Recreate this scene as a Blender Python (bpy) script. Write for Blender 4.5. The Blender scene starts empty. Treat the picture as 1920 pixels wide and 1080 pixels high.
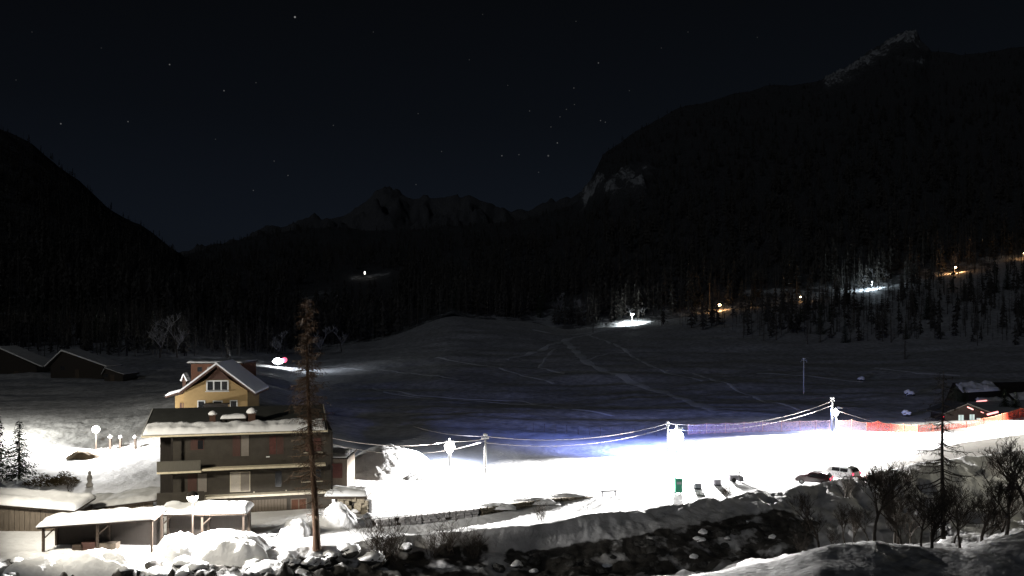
import bpy, math, random
import numpy as np
from mathutils import Vector, Matrix

S = bpy.context.scene
F, CX, H0, CZ = 1663.0, 960.0, 600.0, 20.0      # focal length in photo pixels, principal column, horizon row, camera height
R = math.radians

# ---------------------------------------------------------------- camera
cam = bpy.data.cameras.new('camera'); camo = bpy.data.objects.new('camera', cam)
S.collection.objects.link(camo); S.camera = camo
camo.location = (0, 0, CZ); camo.rotation_euler = (R(90), 0, 0)
cam.sensor_width = 36; cam.lens = 36 * F / 1920; cam.shift_y = 60 / 1920
cam.clip_start = .3; cam.clip_end = 20000
S.view_settings.view_transform = 'Standard'; S.view_settings.look = 'None'
S.view_settings.exposure = 0; S.view_settings.gamma = 1; S.view_settings.use_curve_mapping = False
S.cycles.max_bounces = 5; S.cycles.diffuse_bounces = 3; S.cycles.transparent_max_bounces = 12
S.cycles.sample_clamp_indirect = 3.0
S.cycles.use_denoising = True

# ---------------------------------------------------------------- night sky with stars, moon
SKY_K, MOON = 1.0, 0.13
W = bpy.data.worlds.new('World'); S.world = W; W.use_nodes = True
nt = W.node_tree; nt.nodes.clear(); N = nt.nodes.new; Lk = nt.links.new
wo = N('ShaderNodeOutputWorld'); bg = N('ShaderNodeBackground'); Lk(bg.outputs[0], wo.inputs[0])
tc = N('ShaderNodeTexCoord'); nrm = N('ShaderNodeVectorMath'); nrm.operation = 'NORMALIZE'; Lk(tc.outputs['Generated'], nrm.inputs[0])
sep = N('ShaderNodeSeparateXYZ'); Lk(nrm.outputs[0], sep.inputs[0])
ramp = N('ShaderNodeValToRGB'); Lk(sep.outputs[2], ramp.inputs[0])
cr = ramp.color_ramp; cr.elements[0].position = 0.0; cr.elements[0].color = (.0034, .0048, .0085, 1)
cr.elements[1].position = .36; cr.elements[1].color = (.0015, .0016, .0019, 1)
e = cr.elements.new(.10); e.color = (.0034, .0047, .0082, 1)
e = cr.elements.new(.22); e.color = (.0021, .0026, .0040, 1)
sky = N('ShaderNodeTexSky'); sky.sky_type = 'NISHITA'; sky.sun_disc = False
sky.sun_elevation = R(24); sky.sun_rotation = R(215)
skm = N('ShaderNodeVectorMath'); skm.operation = 'SCALE'; skm.inputs['Scale'].default_value = 0.00035; Lk(sky.outputs[0], skm.inputs[0])
acc = N('ShaderNodeVectorMath'); acc.operation = 'ADD'; Lk(ramp.outputs[0], acc.inputs[0]); Lk(skm.outputs[0], acc.inputs[1])
last = acc.outputs[0]
stars = [(553,32,.6,1.3),(318,121,.25,1),(420,170,.22,1),(240,228,.2,.9),(114,232,.25,1),(1122,118,.18,1),(480,155,.08,.9),
         (941,292,.2,1),(973,290,.12,.9),(1028,292,.14,1.4),(1045,268,.25,.9),(993,208,.1,.9),(1033,238,.1,.9),(1062,205,.09,.9),
         (1126,226,.15,.9),(1135,229,.14,.8),(1076,165,.16,.8),(1050,219,.1,.8),(784,213,.08,.9),(540,329,.14,.9),(475,357,.12,.9),
         (514,302,.12,.8),(780,346,.12,.8),(828,284,.1,.8),(625,235,.09,.9),(404,261,.07,.8),(1080,40,.08,.8),(880,112,.07,.8),
         (700,60,.07,.8),(1240,90,.06,.8),(60,60,.05,.8),(905,27,.06,.8),(1010,323,.1,.8),(952,160,.07,.8),(1077,196,.1,.8),(30,150,.06,.8),
         (1290,60,.06,.8),(1420,70,.05,.8),(190,90,.05,.8),(1180,170,.07,.8)]
for px, py, st, rd in stars:
    d = Vector(((px - CX) / F, 1, (H0 - py) / F)).normalized()
    dn = N('ShaderNodeVectorMath'); dn.operation = 'DISTANCE'; dn.inputs[1].default_value = d; Lk(nrm.outputs[0], dn.inputs[0])
    mr = N('ShaderNodeMapRange'); mr.inputs['From Min'].default_value = 0; mr.inputs['From Max'].default_value = .0009 * rd
    mr.inputs['To Min'].default_value = st * .6; mr.inputs['To Max'].default_value = 0; Lk(dn.outputs['Value'], mr.inputs['Value'])
    ad = N('ShaderNodeVectorMath'); ad.operation = 'ADD'; Lk(last, ad.inputs[0]); Lk(mr.outputs[0], ad.inputs[1]); last = ad.outputs[0]
Lk(last, bg.inputs['Color']); bg.inputs['Strength'].default_value = SKY_K

def sunlamp(name, direction, strength, angle, col):
    l = bpy.data.lights.new(name, 'SUN'); l.energy = strength; l.angle = R(angle); l.color = col
    o = bpy.data.objects.new(name, l); S.collection.objects.link(o)
    o.rotation_euler = Vector(direction).to_track_quat('-Z', 'Y').to_euler(); return o
sunlamp('moon_light', (.45, .80, -.45), MOON, 3, (.80, .88, 1))

def lamp(kind, loc, power, col, r=.25, aim=None, size=150, blend=.6):
    l = bpy.data.lights.new('lamp_light', kind); l.energy = power; l.color = col; l.shadow_soft_size = r
    o = bpy.data.objects.new('lamp_light', l); S.collection.objects.link(o); o.location = loc
    if kind == 'SPOT':
        l.spot_size = R(size); l.spot_blend = blend
        o.rotation_euler = Vector(aim).to_track_quat('-Z', 'Y').to_euler()
    return o

# ---------------------------------------------------------------- helpers
def P(px, py, Y): return Vector(((px - CX) / F * Y, Y, CZ - (py - H0) / F * Y))
def P2(px, Y, z): return Vector(((px - CX) / F * Y, Y, z))

def hsh(ix, iy, s):
    h = (ix.astype(np.int64) * 374761393 + iy.astype(np.int64) * 668265263 + s * 974634777) & 0xffffffff
    h = ((h ^ (h >> 13)) * 1274126177) & 0xffffffff
    return ((h ^ (h >> 16)) & 0xffff) / 65535.0
def vnoise(x, y, s=0):
    x = np.asarray(x, float); y = np.asarray(y, float)
    ix = np.floor(x); iy = np.floor(y); fx = x - ix; fy = y - iy
    fx = fx * fx * (3 - 2 * fx); fy = fy * fy * (3 - 2 * fy)
    a = hsh(ix, iy, s); b = hsh(ix + 1, iy, s); c = hsh(ix, iy + 1, s); d = hsh(ix + 1, iy + 1, s)
    return (a * (1 - fx) + b * fx) * (1 - fy) + (c * (1 - fx) + d * fx) * fy
def fbm(x, y, s=0, o=4):
    t = 0; a = .5
    for k in range(o): t = t + a * (vnoise(x * 2**k + 17 * k, y * 2**k - 31 * k, s + k) * 2 - 1); a *= .5
    return t

def tag(o, label=None, cat=None, group=None, kind=None):
    if label: o['label'] = label
    if cat: o['category'] = cat
    if group: o['group'] = group
    if kind: o['kind'] = kind
    return o
def thing(name, loc, label, cat, group=None, rot=0):
    o = bpy.data.objects.new(name, None); S.collection.objects.link(o); o.empty_display_size = .3
    o.location = loc; o.rotation_euler = (0, 0, rot)
    return tag(o, label, cat, group)
def link(name, me, mat, parent=None, loc=None, rot=None, scl=None):
    o = bpy.data.objects.new(name, me); S.collection.objects.link(o)
    if mat and not me.materials: me.materials.append(mat)
    if parent: o.parent = parent
    if loc is not None: o.location = loc
    if rot is not None: o.rotation_euler = rot
    if scl is not None: o.scale = scl
    return o
def dup(o, loc, rot=None, scl=None, label=None, group=None):
    r = o.copy(); S.collection.objects.link(r); r.location = loc
    if rot is not None: r.rotation_euler = (0, 0, rot)
    if scl is not None: r.scale = (scl,) * 3
    if label: r['label'] = label
    if group: r['group'] = group
    for ch in o.children:
        c = ch.copy(); S.collection.objects.link(c); c.parent = r
        for g in ch.children:
            d = g.copy(); S.collection.objects.link(d); d.parent = c
    return r

class MB:
    def __init__(s): s.v = []; s.f = []
    def add(s, vs, fs):
        n = len(s.v); s.v += [tuple(v) for v in vs]; s.f += [tuple(i + n for i in f) for f in fs]; return s
    def box(s, x0, x1, y0, y1, z0, z1, M=None, taper=0):
        t = taper
        vs = [Vector(p) for p in ((x0,y0,z0),(x1,y0,z0),(x1,y1,z0),(x0,y1,z0),(x0+t,y0+t,z1),(x1-t,y0+t,z1),(x1-t,y1-t,z1),(x0+t,y1-t,z1))]
        if M: vs = [M @ v for v in vs]
        return s.add(vs, [(3,2,1,0),(4,5,6,7),(0,1,5,4),(1,2,6,5),(2,3,7,6),(3,0,4,7)])
    def prism(s, pts, y0, y1, axis='y'):
        n = len(pts)
        g = (lambda a, b, t: (a, t, b)) if axis == 'y' else ((lambda a, b, t: (t, a, b)) if axis == 'x' else (lambda a, b, t: (a, b, t)))
        vs = [g(a, b, y0) for a, b in pts] + [g(a, b, y1) for a, b in pts]
        return s.add(vs, [tuple(range(n - 1, -1, -1)), tuple(range(n, 2*n))] + [(i, (i+1) % n, n + (i+1) % n, n + i) for i in range(n)])
    def tube(s, pts, rs, n=5, caps=False):
        pts = [Vector(p) for p in pts]; vs = []; fs = []
        if not hasattr(rs, '__len__'): rs = [rs] * len(pts)
        for i, p in enumerate(pts):
            d = (pts[min(i+1, len(pts)-1)] - pts[max(i-1, 0)])
            d = d.normalized() if d.length > 1e-9 else Vector((0, 0, 1))
            a = d.cross(Vector((0, 0, 1)) if abs(d.z) < .9 else Vector((1, 0, 0))).normalized(); b = d.cross(a)
            for k in range(n):
                t = 2 * math.pi * k / n; vs.append(p + (a * math.cos(t) + b * math.sin(t)) * rs[i])
        for i in range(len(pts) - 1):
            for k in range(n):
                fs.append((i*n+k, i*n+(k+1) % n, (i+1)*n+(k+1) % n, (i+1)*n+k))
        if caps: fs += [tuple(range(n-1, -1, -1)), tuple(range((len(pts)-1)*n, len(pts)*n))]
        return s.add(vs, fs)
    def lathe(s, prof, c=(0, 0, 0), n=16, M=None):
        vs = []; fs = []
        for r, z in prof:
            for k in range(n):
                t = 2 * math.pi * k / n; v = Vector((c[0] + r * math.cos(t), c[1] + r * math.sin(t), c[2] + z)); vs.append(M @ v if M else v)
        for i in range(len(prof) - 1):
            for k in range(n): fs.append((i*n+k, i*n+(k+1) % n, (i+1)*n+(k+1) % n, (i+1)*n+k))
        fs += [tuple(range(n-1, -1, -1)), tuple(range((len(prof)-1)*n, len(prof)*n))]
        return s.add(vs, fs)
    def mesh(s, name, smooth=False):
        me = bpy.data.meshes.new(name); me.from_pydata(s.v, [], s.f); me.update()
        if smooth: me.polygons.foreach_set('use_smooth', [True] * len(me.polygons))
        return me
    def build(s, name, mat, parent=None, smooth=False, **k): return link(name, s.mesh(name, smooth), mat, parent, **k)

def npmesh(name, V, Q, smooth=True):
    me = bpy.data.meshes.new(name); V = np.asarray(V, np.float32); Q = np.asarray(Q, np.int32); k = Q.shape[1]
    me.vertices.add(len(V)); me.vertices.foreach_set('co', V.ravel())
    me.loops.add(Q.size); me.loops.foreach_set('vertex_index', Q.ravel())
    me.polygons.add(len(Q)); me.polygons.foreach_set('loop_start', np.arange(0, Q.size, k, dtype=np.int32))
    me.polygons.foreach_set('loop_total', np.full(len(Q), k, np.int32))
    me.update(calc_edges=True)
    if smooth: me.polygons.foreach_set('use_smooth', np.ones(len(Q), bool))
    return me
def grid_faces(nr, nc):
    i = np.arange(nr - 1)[:, None] * nc + np.arange(nc - 1)[None, :]
    return np.stack([i, i + 1, i + nc + 1, i + nc], -1).reshape(-1, 4)
def attr(me, name, vals):
    a = me.attributes.new(name, 'FLOAT', 'POINT'); a.data.foreach_set('value', np.asarray(vals, np.float32).ravel())

def mat(name, col, rough=.8, var=.25, scale=3., bump=0., bscale=None, metal=0., emit=None, estr=0., col2=None, spec=.3, stretch=None):
    m = bpy.data.materials.new(name); m.use_nodes = True; t = m.node_tree; b = t.nodes['Principled BSDF']
    b.inputs['Roughness'].default_value = rough; b.inputs['Metallic'].default_value = metal
    b.inputs['Specular IOR Level'].default_value = spec
    g = t.nodes.new('ShaderNodeNewGeometry'); tcn = t.nodes.new('ShaderNodeTexCoord')
    src = tcn.outputs['Object']
    if stretch:
        mp = t.nodes.new('ShaderNodeMapping'); mp.inputs['Scale'].default_value = stretch; t.links.new(src, mp.inputs[0]); src = mp.outputs[0]
    no = t.nodes.new('ShaderNodeTexNoise'); no.inputs['Scale'].default_value = scale; no.inputs['Detail'].default_value = 5
    no.inputs['Roughness'].default_value = .65
    t.links.new(src, no.inputs['Vector'])
    rp = t.nodes.new('ShaderNodeValToRGB'); c2 = col2 or tuple(c * (1 - var) for c in col)
    rp.color_ramp.elements[0].position = .3; rp.color_ramp.elements[0].color = (*c2, 1)
    rp.color_ramp.elements[1].position = .7; rp.color_ramp.elements[1].color = (*col, 1)
    t.links.new(no.outputs[0], rp.inputs[0]); t.links.new(rp.outputs[0], b.inputs['Base Color'])
    if bump:
        n2 = t.nodes.new('ShaderNodeTexNoise'); n2.inputs['Scale'].default_value = bscale or scale * 3; n2.inputs['Detail'].default_value = 6
        t.links.new(src, n2.inputs['Vector'])
        bp = t.nodes.new('ShaderNodeBump'); bp.inputs['Strength'].default_value = 1; bp.inputs['Distance'].default_value = bump
        t.links.new(n2.outputs[0], bp.inputs['Height']); t.links.new(bp.outputs[0], b.inputs['Normal'])
    if emit:
        b.inputs['Emission Color'].default_value = (*emit, 1); b.inputs['Emission Strength'].default_value = estr
    return m

M = {}
M['snow'] = mat('snow', (.86, .86, .87), .7, .05, .5, .05, 4, spec=.2)
M['roofsnow'] = mat('roof snow', (.86, .86, .87), .7, .05, 2, .04, 6, spec=.2)
M['dim_snow'] = mat('darkened roof snow', (.55, .55, .55), .8, .3, 1, .04, 4)  # roof snow with its colour darkened for the dimly lit roofs
M['wall'] = mat('weathered grey brown render', (.058, .050, .040), .9, .35, 1.2, .01, 8)
M['wall_dark'] = mat('dark timber cladding', (.024, .019, .015), .85, .4, 3, .01, 20, stretch=(6, 6, .6))
M['white'] = mat('white painted edge', (.66, .60, .48), .7, .3, 3)
M['slab'] = mat('cream painted slab edge', (.75, .66, .48), .7, .25, 4)
M['roof'] = mat('dark sheet metal roofing', (.055, .056, .052), .6, .35, 1.3, .01, 5)
M['shutter'] = mat('reddish brown shutter', (.075, .036, .028), .7, .3, 4, stretch=(4, 4, .5))
M['curtain'] = mat('pale curtain behind glass', (.22, .195, .17), .8, .2, 3)
M['glass'] = mat('dark window glass', (.015, .016, .018), .12, .1, 3, spec=.8)
M['rail'] = mat('grey balcony panel', (.12, .11, .09), .8, .3, 5, stretch=(8, 8, .3))
M['plank'] = mat('old grey brown planks', (.16, .13, .10), .85, .4, 5, .01, 20, stretch=(3, 3, .3))
M['door_red'] = mat('brown red garage door', (.10, .035, .028), .8, .4, 4)
M['yellow'] = mat('ochre yellow render', (.30, .205, .09), .9, .12, 2.5, .01, 12)
M['trim'] = mat('white window trim', (.6, .6, .58), .7, .1, 4)
M['brown'] = mat('brown gable boarding', (.075, .038, .026), .85, .35, 4, stretch=(8, 8, .5))
M['orange_wall'] = mat('rust brown brick', (.085, .036, .02), .9, .3, 4)
M['stone'] = mat('grey brown masonry stone', (.27, .23, .17), .9, .5, 3, .03, 12)
M['rock'] = mat('dark wet boulder', (.06, .058, .055), .75, .5, 1.6, .08, 5)
M['rockl'] = mat('pale boulder', (.30, .28, .25), .85, .4, 1.5, .06, 5)
M['frost_stone'] = mat('frosted stone', (.62, .60, .60), .9, .35, 3, .02, 12)
M['pole'] = mat('pale painted pole', (.62, .62, .60), .6, .2, 4)
M['metal'] = mat('dark galvanised metal', (.18, .18, .18), .5, .3, 5, metal=.6)
M['wire'] = mat('pale overhead cable', (.55, .50, .45), .6, .2, 1)
M['wood_post'] = mat('dark wooden post', (.05, .036, .026), .85, .3, 5)
M['bark'] = mat('larch bark', (.105, .060, .036), .9, .5, 6, .03, 14, stretch=(3, 3, .7))
M['twig'] = mat('orange brown larch twigs', (.135, .088, .055), .9, .4, 3)
M['bark_g'] = mat('grey brown bark', (.075, .062, .05), .9, .4, 6, .02, 14)
M['twig_g'] = mat('grey brown bare twigs', (.08, .065, .052), .9, .4, 3)
M['frost'] = mat('frosted twigs', (.34, .33, .33), .9, .4, 2)
M['needle'] = mat('dark spruce needles', (.028, .042, .022), .8, .5, 2)
M['needle_snow'] = mat('snow on spruce branches', (.7, .7, .7), .8, .2, 2)
M['scrub'] = mat('brown frozen scrub', (.10, .075, .035), .9, .5, 3)
M['green'] = mat('green plastic', (.03, .25, .15), .5, .15, 3)
M['grey_pl'] = mat('grey plastic', (.10, .10, .11), .5, .2, 3)
M['lite_pl'] = mat('light grey metal', (.35, .34, .38), .5, .2, 3)
M['car_white'] = mat('white car paint', (.75, .75, .76), .25, .03, 1, spec=.6)
M['car_red'] = mat('dark red car paint', (.022, .004, .005), .25, .1, 1, spec=.6)
M['tyre'] = mat('tyre rubber', (.02, .02, .02), .85, .2, 5)
M['tail'] = mat('glowing red tail lamp', (.5, .02, .02), .4, .05, 2, emit=(1, .04, .09), estr=5)
M['head'] = mat('glowing white headlamp', (.9, .9, .9), .4, .05, 2, emit=(1, 1, 1), estr=60)
M['globe'] = mat('glowing lamp globe', (.9, .9, .9), .4, .03, 2, emit=(.93, .96, 1), estr=45)
M['globe_w'] = mat('warm glowing lamp globe', (.9, .9, .9), .4, .03, 2, emit=(1, .97, .86), estr=4)
M['globe_b'] = mat('glaring bluish white lamp globe', (.9, .9, .9), .4, .03, 2, emit=(.85, .93, 1), estr=60)
M['globe_o'] = mat('glowing sodium lamp', (.9, .8, .6), .4, .03, 2, emit=(1, .62, .28), estr=60)
M['bulb'] = mat('glowing cool bulb', (.9, .9, .9), .4, .03, 2, emit=(.85, .95, 1), estr=60)
M['lit_win'] = mat('lit window glass', (.3, .35, .35), .4, .5, 4, emit=(.50, .68, .64), estr=.85)
M['tube_red'] = mat('red white strip light', (.8, .4, .4), .4, .1, 2, emit=(1, .38, .36), estr=2.2)
M['tube_blue'] = mat('blue lamp', (.2, .2, .8), .4, .1, 2, emit=(.15, .16, .9), estr=.5)
M['net_rope'] = mat('orange net rope', (.75, .42, .25), .8, .2, 3)
M['post_o'] = mat('orange fence stake', (.75, .16, .07), .7, .2, 3)

def netmat(name, col, a):
    m = bpy.data.materials.new(name); m.use_nodes = True; t = m.node_tree
    b = t.nodes['Principled BSDF']; out = t.nodes['Material Output']
    b.inputs['Base Color'].default_value = (*col, 1); b.inputs['Roughness'].default_value = .8
    no = t.nodes.new('ShaderNodeTexNoise'); no.inputs['Scale'].default_value = 2.5; no.inputs['Detail'].default_value = 4
    g = t.nodes.new('ShaderNodeTexCoord'); t.links.new(g.outputs['Object'], no.inputs['Vector'])
    mr = t.nodes.new('ShaderNodeMapRange'); mr.inputs['From Min'].default_value = .3; mr.inputs['From Max'].default_value = .7
    mr.inputs['To Min'].default_value = a - .12; mr.inputs['To Max'].default_value = a + .12; t.links.new(no.outputs[0], mr.inputs['Value'])
    tr = t.nodes.new('ShaderNodeBsdfTransparent'); mx = t.nodes.new('ShaderNodeMixShader')
    t.links.new(mr.outputs[0], mx.inputs[0]); t.links.new(tr.outputs[0], mx.inputs[1]); t.links.new(b.outputs[0], mx.inputs[2]); t.links.new(mx.outputs[0], out.inputs[0])
    return m
M['net'] = netmat('orange safety netting', (.75, .07, .03), .55)
M['net_pale'] = netmat('pale pink safety netting', (.65, .42, .42), .42)

# ---------------------------------------------------------------- terrain
PXC = np.concatenate([np.arange(-900, -60, 20), np.arange(-60, 1980, 3), np.arange(1980, 2901, 20)]).astype(float)
def a(px, py, z): return (px, F * (CZ - z) / (py - H0), z)
def b(px, py, Y): return (px, Y, CZ - (py - H0) * Y / F)
def c(px, Y, z): return (px, Y, z)
rowA = [c(-900,3,1.5), c(2900,3,4.6)]
rowB = [c(-900,40,1.5), c(600,40,1.4), c(900,42,1.2), c(1100,44,2.6), c(1300,45,3.4), c(1540,46,4.3), c(1920,46,4.7), c(2900,46,4.9)]
rowC = [c(-900,56,1.5), c(600,57,1.2), c(900,58,.8), b(1100,1104,57), b(1250,1088,58), b(1340,1076,58), b(1440,1052,60),
        b(1540,1024,60), b(1640,1014,60), b(1740,1030,60), b(1800,1040,58), b(1860,1020,58), b(1920,1000,58), b(2900,980,60)]
rowD = [c(-900,60,1.5), c(500,61,1.5), b(700,1095,66), b(850,1092,67), c(1000,69,-.7), c(1200,71,-.7), c(1333,73,-.6), c(1440,74,-.1),
        c(1540,74,.5), c(1640,74,.9), c(1740,75,1.2), c(1920,77,1.6), c(2900,78,2)]
rowE = [c(-900,63,2.4), b(300,1070,64), b(500,1062,65), b(700,1055,68), b(850,1045,72), b(1000,1032,76), b(1100,1022,76), b(1185,1008,76), b(1259,995,77.5),
        b(1407,965,82), b(1480,962,82), b(1530,975,82), b(1600,965,83), b(1700,950,85), b(1800,935,88), b(1920,925,90), b(2900,900,92)]
rowF = [c(-900,66,3), b(300,1040,66), b(500,1035,66), b(640,1020,68), b(700,1012,70), b(789,1001,73), a(860,996,2.45), a(933,989,2.55), a(1000,984,2.65), a(1081,972,2.75),
        a(1148,960,2.9), a(1200,954,2.95), a(1259,946,3.0), a(1300,942,3.05), a(1333,930,3.2), a(1350,938,3.0), a(1380,926,3.2), a(1426,914,3.4), a(1442,922,3.05), a(1481,919,3.15), a(1542,906,3.4),
        b(1590,900,91), b(1636,886,93), b(1726,868,98), b(1800,858,101), b(1860,852,103), b(1920,846,106), b(2100,830,112), b(2900,820,120)]
rowG = [(p, y + (2.2 if p > 620 else 1.5), max(z - .45, float(np.interp(p, [700, 1000, 1300, 1700], [2.3, 2.5, 2.75, 2.9]))) if p > 700 else z) for p, y, z in rowF]
rowH = [c(-900,72,3.1), c(300,71,3), c(560,72,3), c(620,73,2.9), c(700,75,2.5), c(789,77,2.35), c(896,79.5,2.5), c(1000,83,2.65), c(1110,86.5,2.8), c(1300,90.5,2.9), c(1500,96,2.95),
        c(1700,110,3.1), c(1800,119,3.4), c(1920,126,3.7), c(2900,140,4)]
rowI = [(p, y + .3, (3.02 if 620 < p < 1050 else z + .02)) for p, y, z in rowH]
rowJ = [c(-900,105,4), c(0,108,3.8), c(200,112,3.9), c(300,112,4), c(500,104,3.6), c(650,97.5,3.3), c(800,98,3.1), a(870,884,3), a(910,887,3), a(1000,872,3), a(1100,860,3), a(1268,848,3),
        a(1370,830,3), a(1450,819,3), a(1560,808,3), a(1700,812,3.05), a(1800,808,3.2), a(1920,797,3.5), a(2900,780,4)]
rowK = [c(-900,135,7), c(0,135,5.6), c(200,132,5.4), c(300,130,6.2), c(420,118,7.4), c(520,122,5.6), c(600,125,4.6), b(700,825,125), b(800,806,127), b(1000,812,130), b(1150,816,132), b(1250,812,134),
        b(1450,801,142), b(1560,795,147), c(1700,152,3.0), c(1920,168,4.8), c(2900,190,10)]
rowL = [c(-900,200,14), b(0,705,190), b(300,695,200), b(450,700,195), b(600,742,190), b(1000,750,190), b(1300,742,190), b(1600,730,200), b(1760,716,205), b(1920,708,215), c(2900,230,14)]
rowM = [c(-900,260,24), b(0,668,245), b(300,655,260), b(480,684,260), b(600,684,290), b(850,650,300), b(1000,655,300), b(1300,662,285), b(1600,662,285), b(1750,655,285), b(1920,640,290), c(2900,300,30)]
rowN = [c(-900,350,60), b(0,605,340), b(300,610,350), b(450,645,360), b(600,655,380), b(720,638,390), b(800,606,400), b(848,588,405), b(885,598,405), b(1000,604,410), b(1060,622,400), b(1180,609,410),
        b(1348,584,420), b(1500,567,430), b(1630,543,440), b(1790,511,450), b(1920,484,460), b(2900,400,500)]
rowO = [(p, y + 6, z + .1) for p, y, z in rowN]
rows = [rowA, rowB, rowC, rowD, rowE, rowF, rowG, rowH, rowI, rowJ, rowK, rowL, rowM, rowN, rowO]
nseg = [8, 24, 22, 20, 26, 10, 10, 4, 44, 34, 46, 46, 46, 6]
amps = [.1, .10, .10, .75, .55, .30, .07, .05, .06, .07, .14, .35, .5, .5, .15]

def loft(rows, nseg, amps):
    Ys = np.array([np.interp(PXC, [r[0] for r in rw], [r[1] for r in rw]) for rw in rows])
    Zs = np.array([np.interp(PXC, [r[0] for r in rw], [r[2] for r in rw]) for rw in rows])
    oy, oz, oa, orow = [], [], [], []
    for i, n in enumerate(nseg):
        for k in range(n):
            t = k / n
            oy.append(Ys[i] * (1 - t) + Ys[i+1] * t); oz.append(Zs[i] * (1 - t) + Zs[i+1] * t); oa.append(amps[i] * (1 - t) + amps[i+1] * t); orow.append(i + t)
    oy.append(Ys[-1]); oz.append(Zs[-1]); oa.append(amps[-1]); orow.append(len(rows) - 1)
    return np.array(oy), np.array(oz), np.array(oa)[:, None], np.array(orow)
GY, GZ, GA, GR = loft(rows, nseg, amps)
for _ in range(2):
    keep = (GR > 6.6) & (GR < 8.4)                    # keep the retaining wall step sharp
    sm = GZ.copy(); sm[1:-1] = (GZ[:-2] + 2 * GZ[1:-1] + GZ[2:]) / 4; GZ = np.where(keep[:, None], GZ, sm)
fi = (PXC >= -60) & (PXC < 1980); fr_ = GR > 9.6
for _ in range(90):
    for A_ in (GY, GZ):
        q_ = A_[fr_]; q_[:, 1:-1] = (q_[:, :-2] + 2 * q_[:, 1:-1] + q_[:, 2:]) / 4; A_[fr_] = q_
GX = (PXC[None, :] - CX) / F * GY
farw = np.clip((GY - 110) / 60, 0, 1)
nz = (fbm(GX / 2.6, GY / 2.6, 3, 5) * (1 - farw) + (fbm(GX / 17, GY / 12, 4, 5) * 1.4 + fbm(GX / 4, GY / 3.4, 6, 3) * .25) * farw) * GA * 1.3
bankmask = np.interp(GR, [3.6, 4.2, 4.7, 5.05, 5.2], [.5, 1, 1, .15, 0])[:, None] * np.clip((GX - 12) / 25, .25, 1.0)
rid = (1 - np.abs(fbm(GX * .62, GY * .20, 21, 4)) * 3.2)
nz = nz + bankmask * rid * .42
GPX0 = PXC[None, :] + GY * 0
lump = np.abs(fbm(GX * .55, GY * .55, 31, 4))
nz = nz + np.interp(GR, [2.4, 3, 3.7, 4.2], [0, 1, 1, 0])[:, None] * lump * np.interp(GPX0, [560, 640, 930, 1000, 1500, 1580], [1.1, .3, .3, .5, .4, .12])
nz = nz + (GR < 4.6)[:, None] * (GX < -12) * lump * .9 * np.interp(GR, [2.5, 3.2, 4.6], [0, 1, 0])[:, None]
garden = ((GR > 8.4) & (GR < 10))[:, None] * (GX < -34) * np.clip(np.abs(fbm(GX * .35, GY * .3, 41, 4)) * 2.2, 0, 1)
nz = nz + garden * .16
# wind-blown steps and old tracks pressed into the meadow
mead = np.interp(GR, [9.8, 10.4, 12.6, 13], [0, 1, 1, 0])[:, None]
nz = nz + mead * fbm(GX / 26, GY / 9, 51, 3) * .9
GZ = GZ + nz

def col_at(px):
    i = np.clip(np.searchsorted(PXC, px) - 1, 0, len(PXC) - 2); t = (px - PXC[i]) / (PXC[i+1] - PXC[i])
    return GY[:, i] * (1-t) + GY[:, i+1] * t, GZ[:, i] * (1-t) + GZ[:, i+1] * t
def gz(px, Y):
    y, z = col_at(px); return float(np.interp(Y, y, z))
def gxy(x, y): return gz(CX + F * x / y, y)
def hit(px, py, ymin=40):
    y, z = col_at(px); p = H0 + (CZ - z) / y * F
    ok = np.where((y > ymin) & (p <= py))[0]
    if len(ok) == 0: return P(px, py, y[-1])
    i = ok[0]
    if i > 0 and p[i-1] > py:
        t = (p[i-1] - py) / (p[i-1] - p[i]); Y = y[i-1] * (1-t) + y[i] * t
    else: Y = y[i]
    return P2(px, Y, gz(px, Y))

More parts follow.
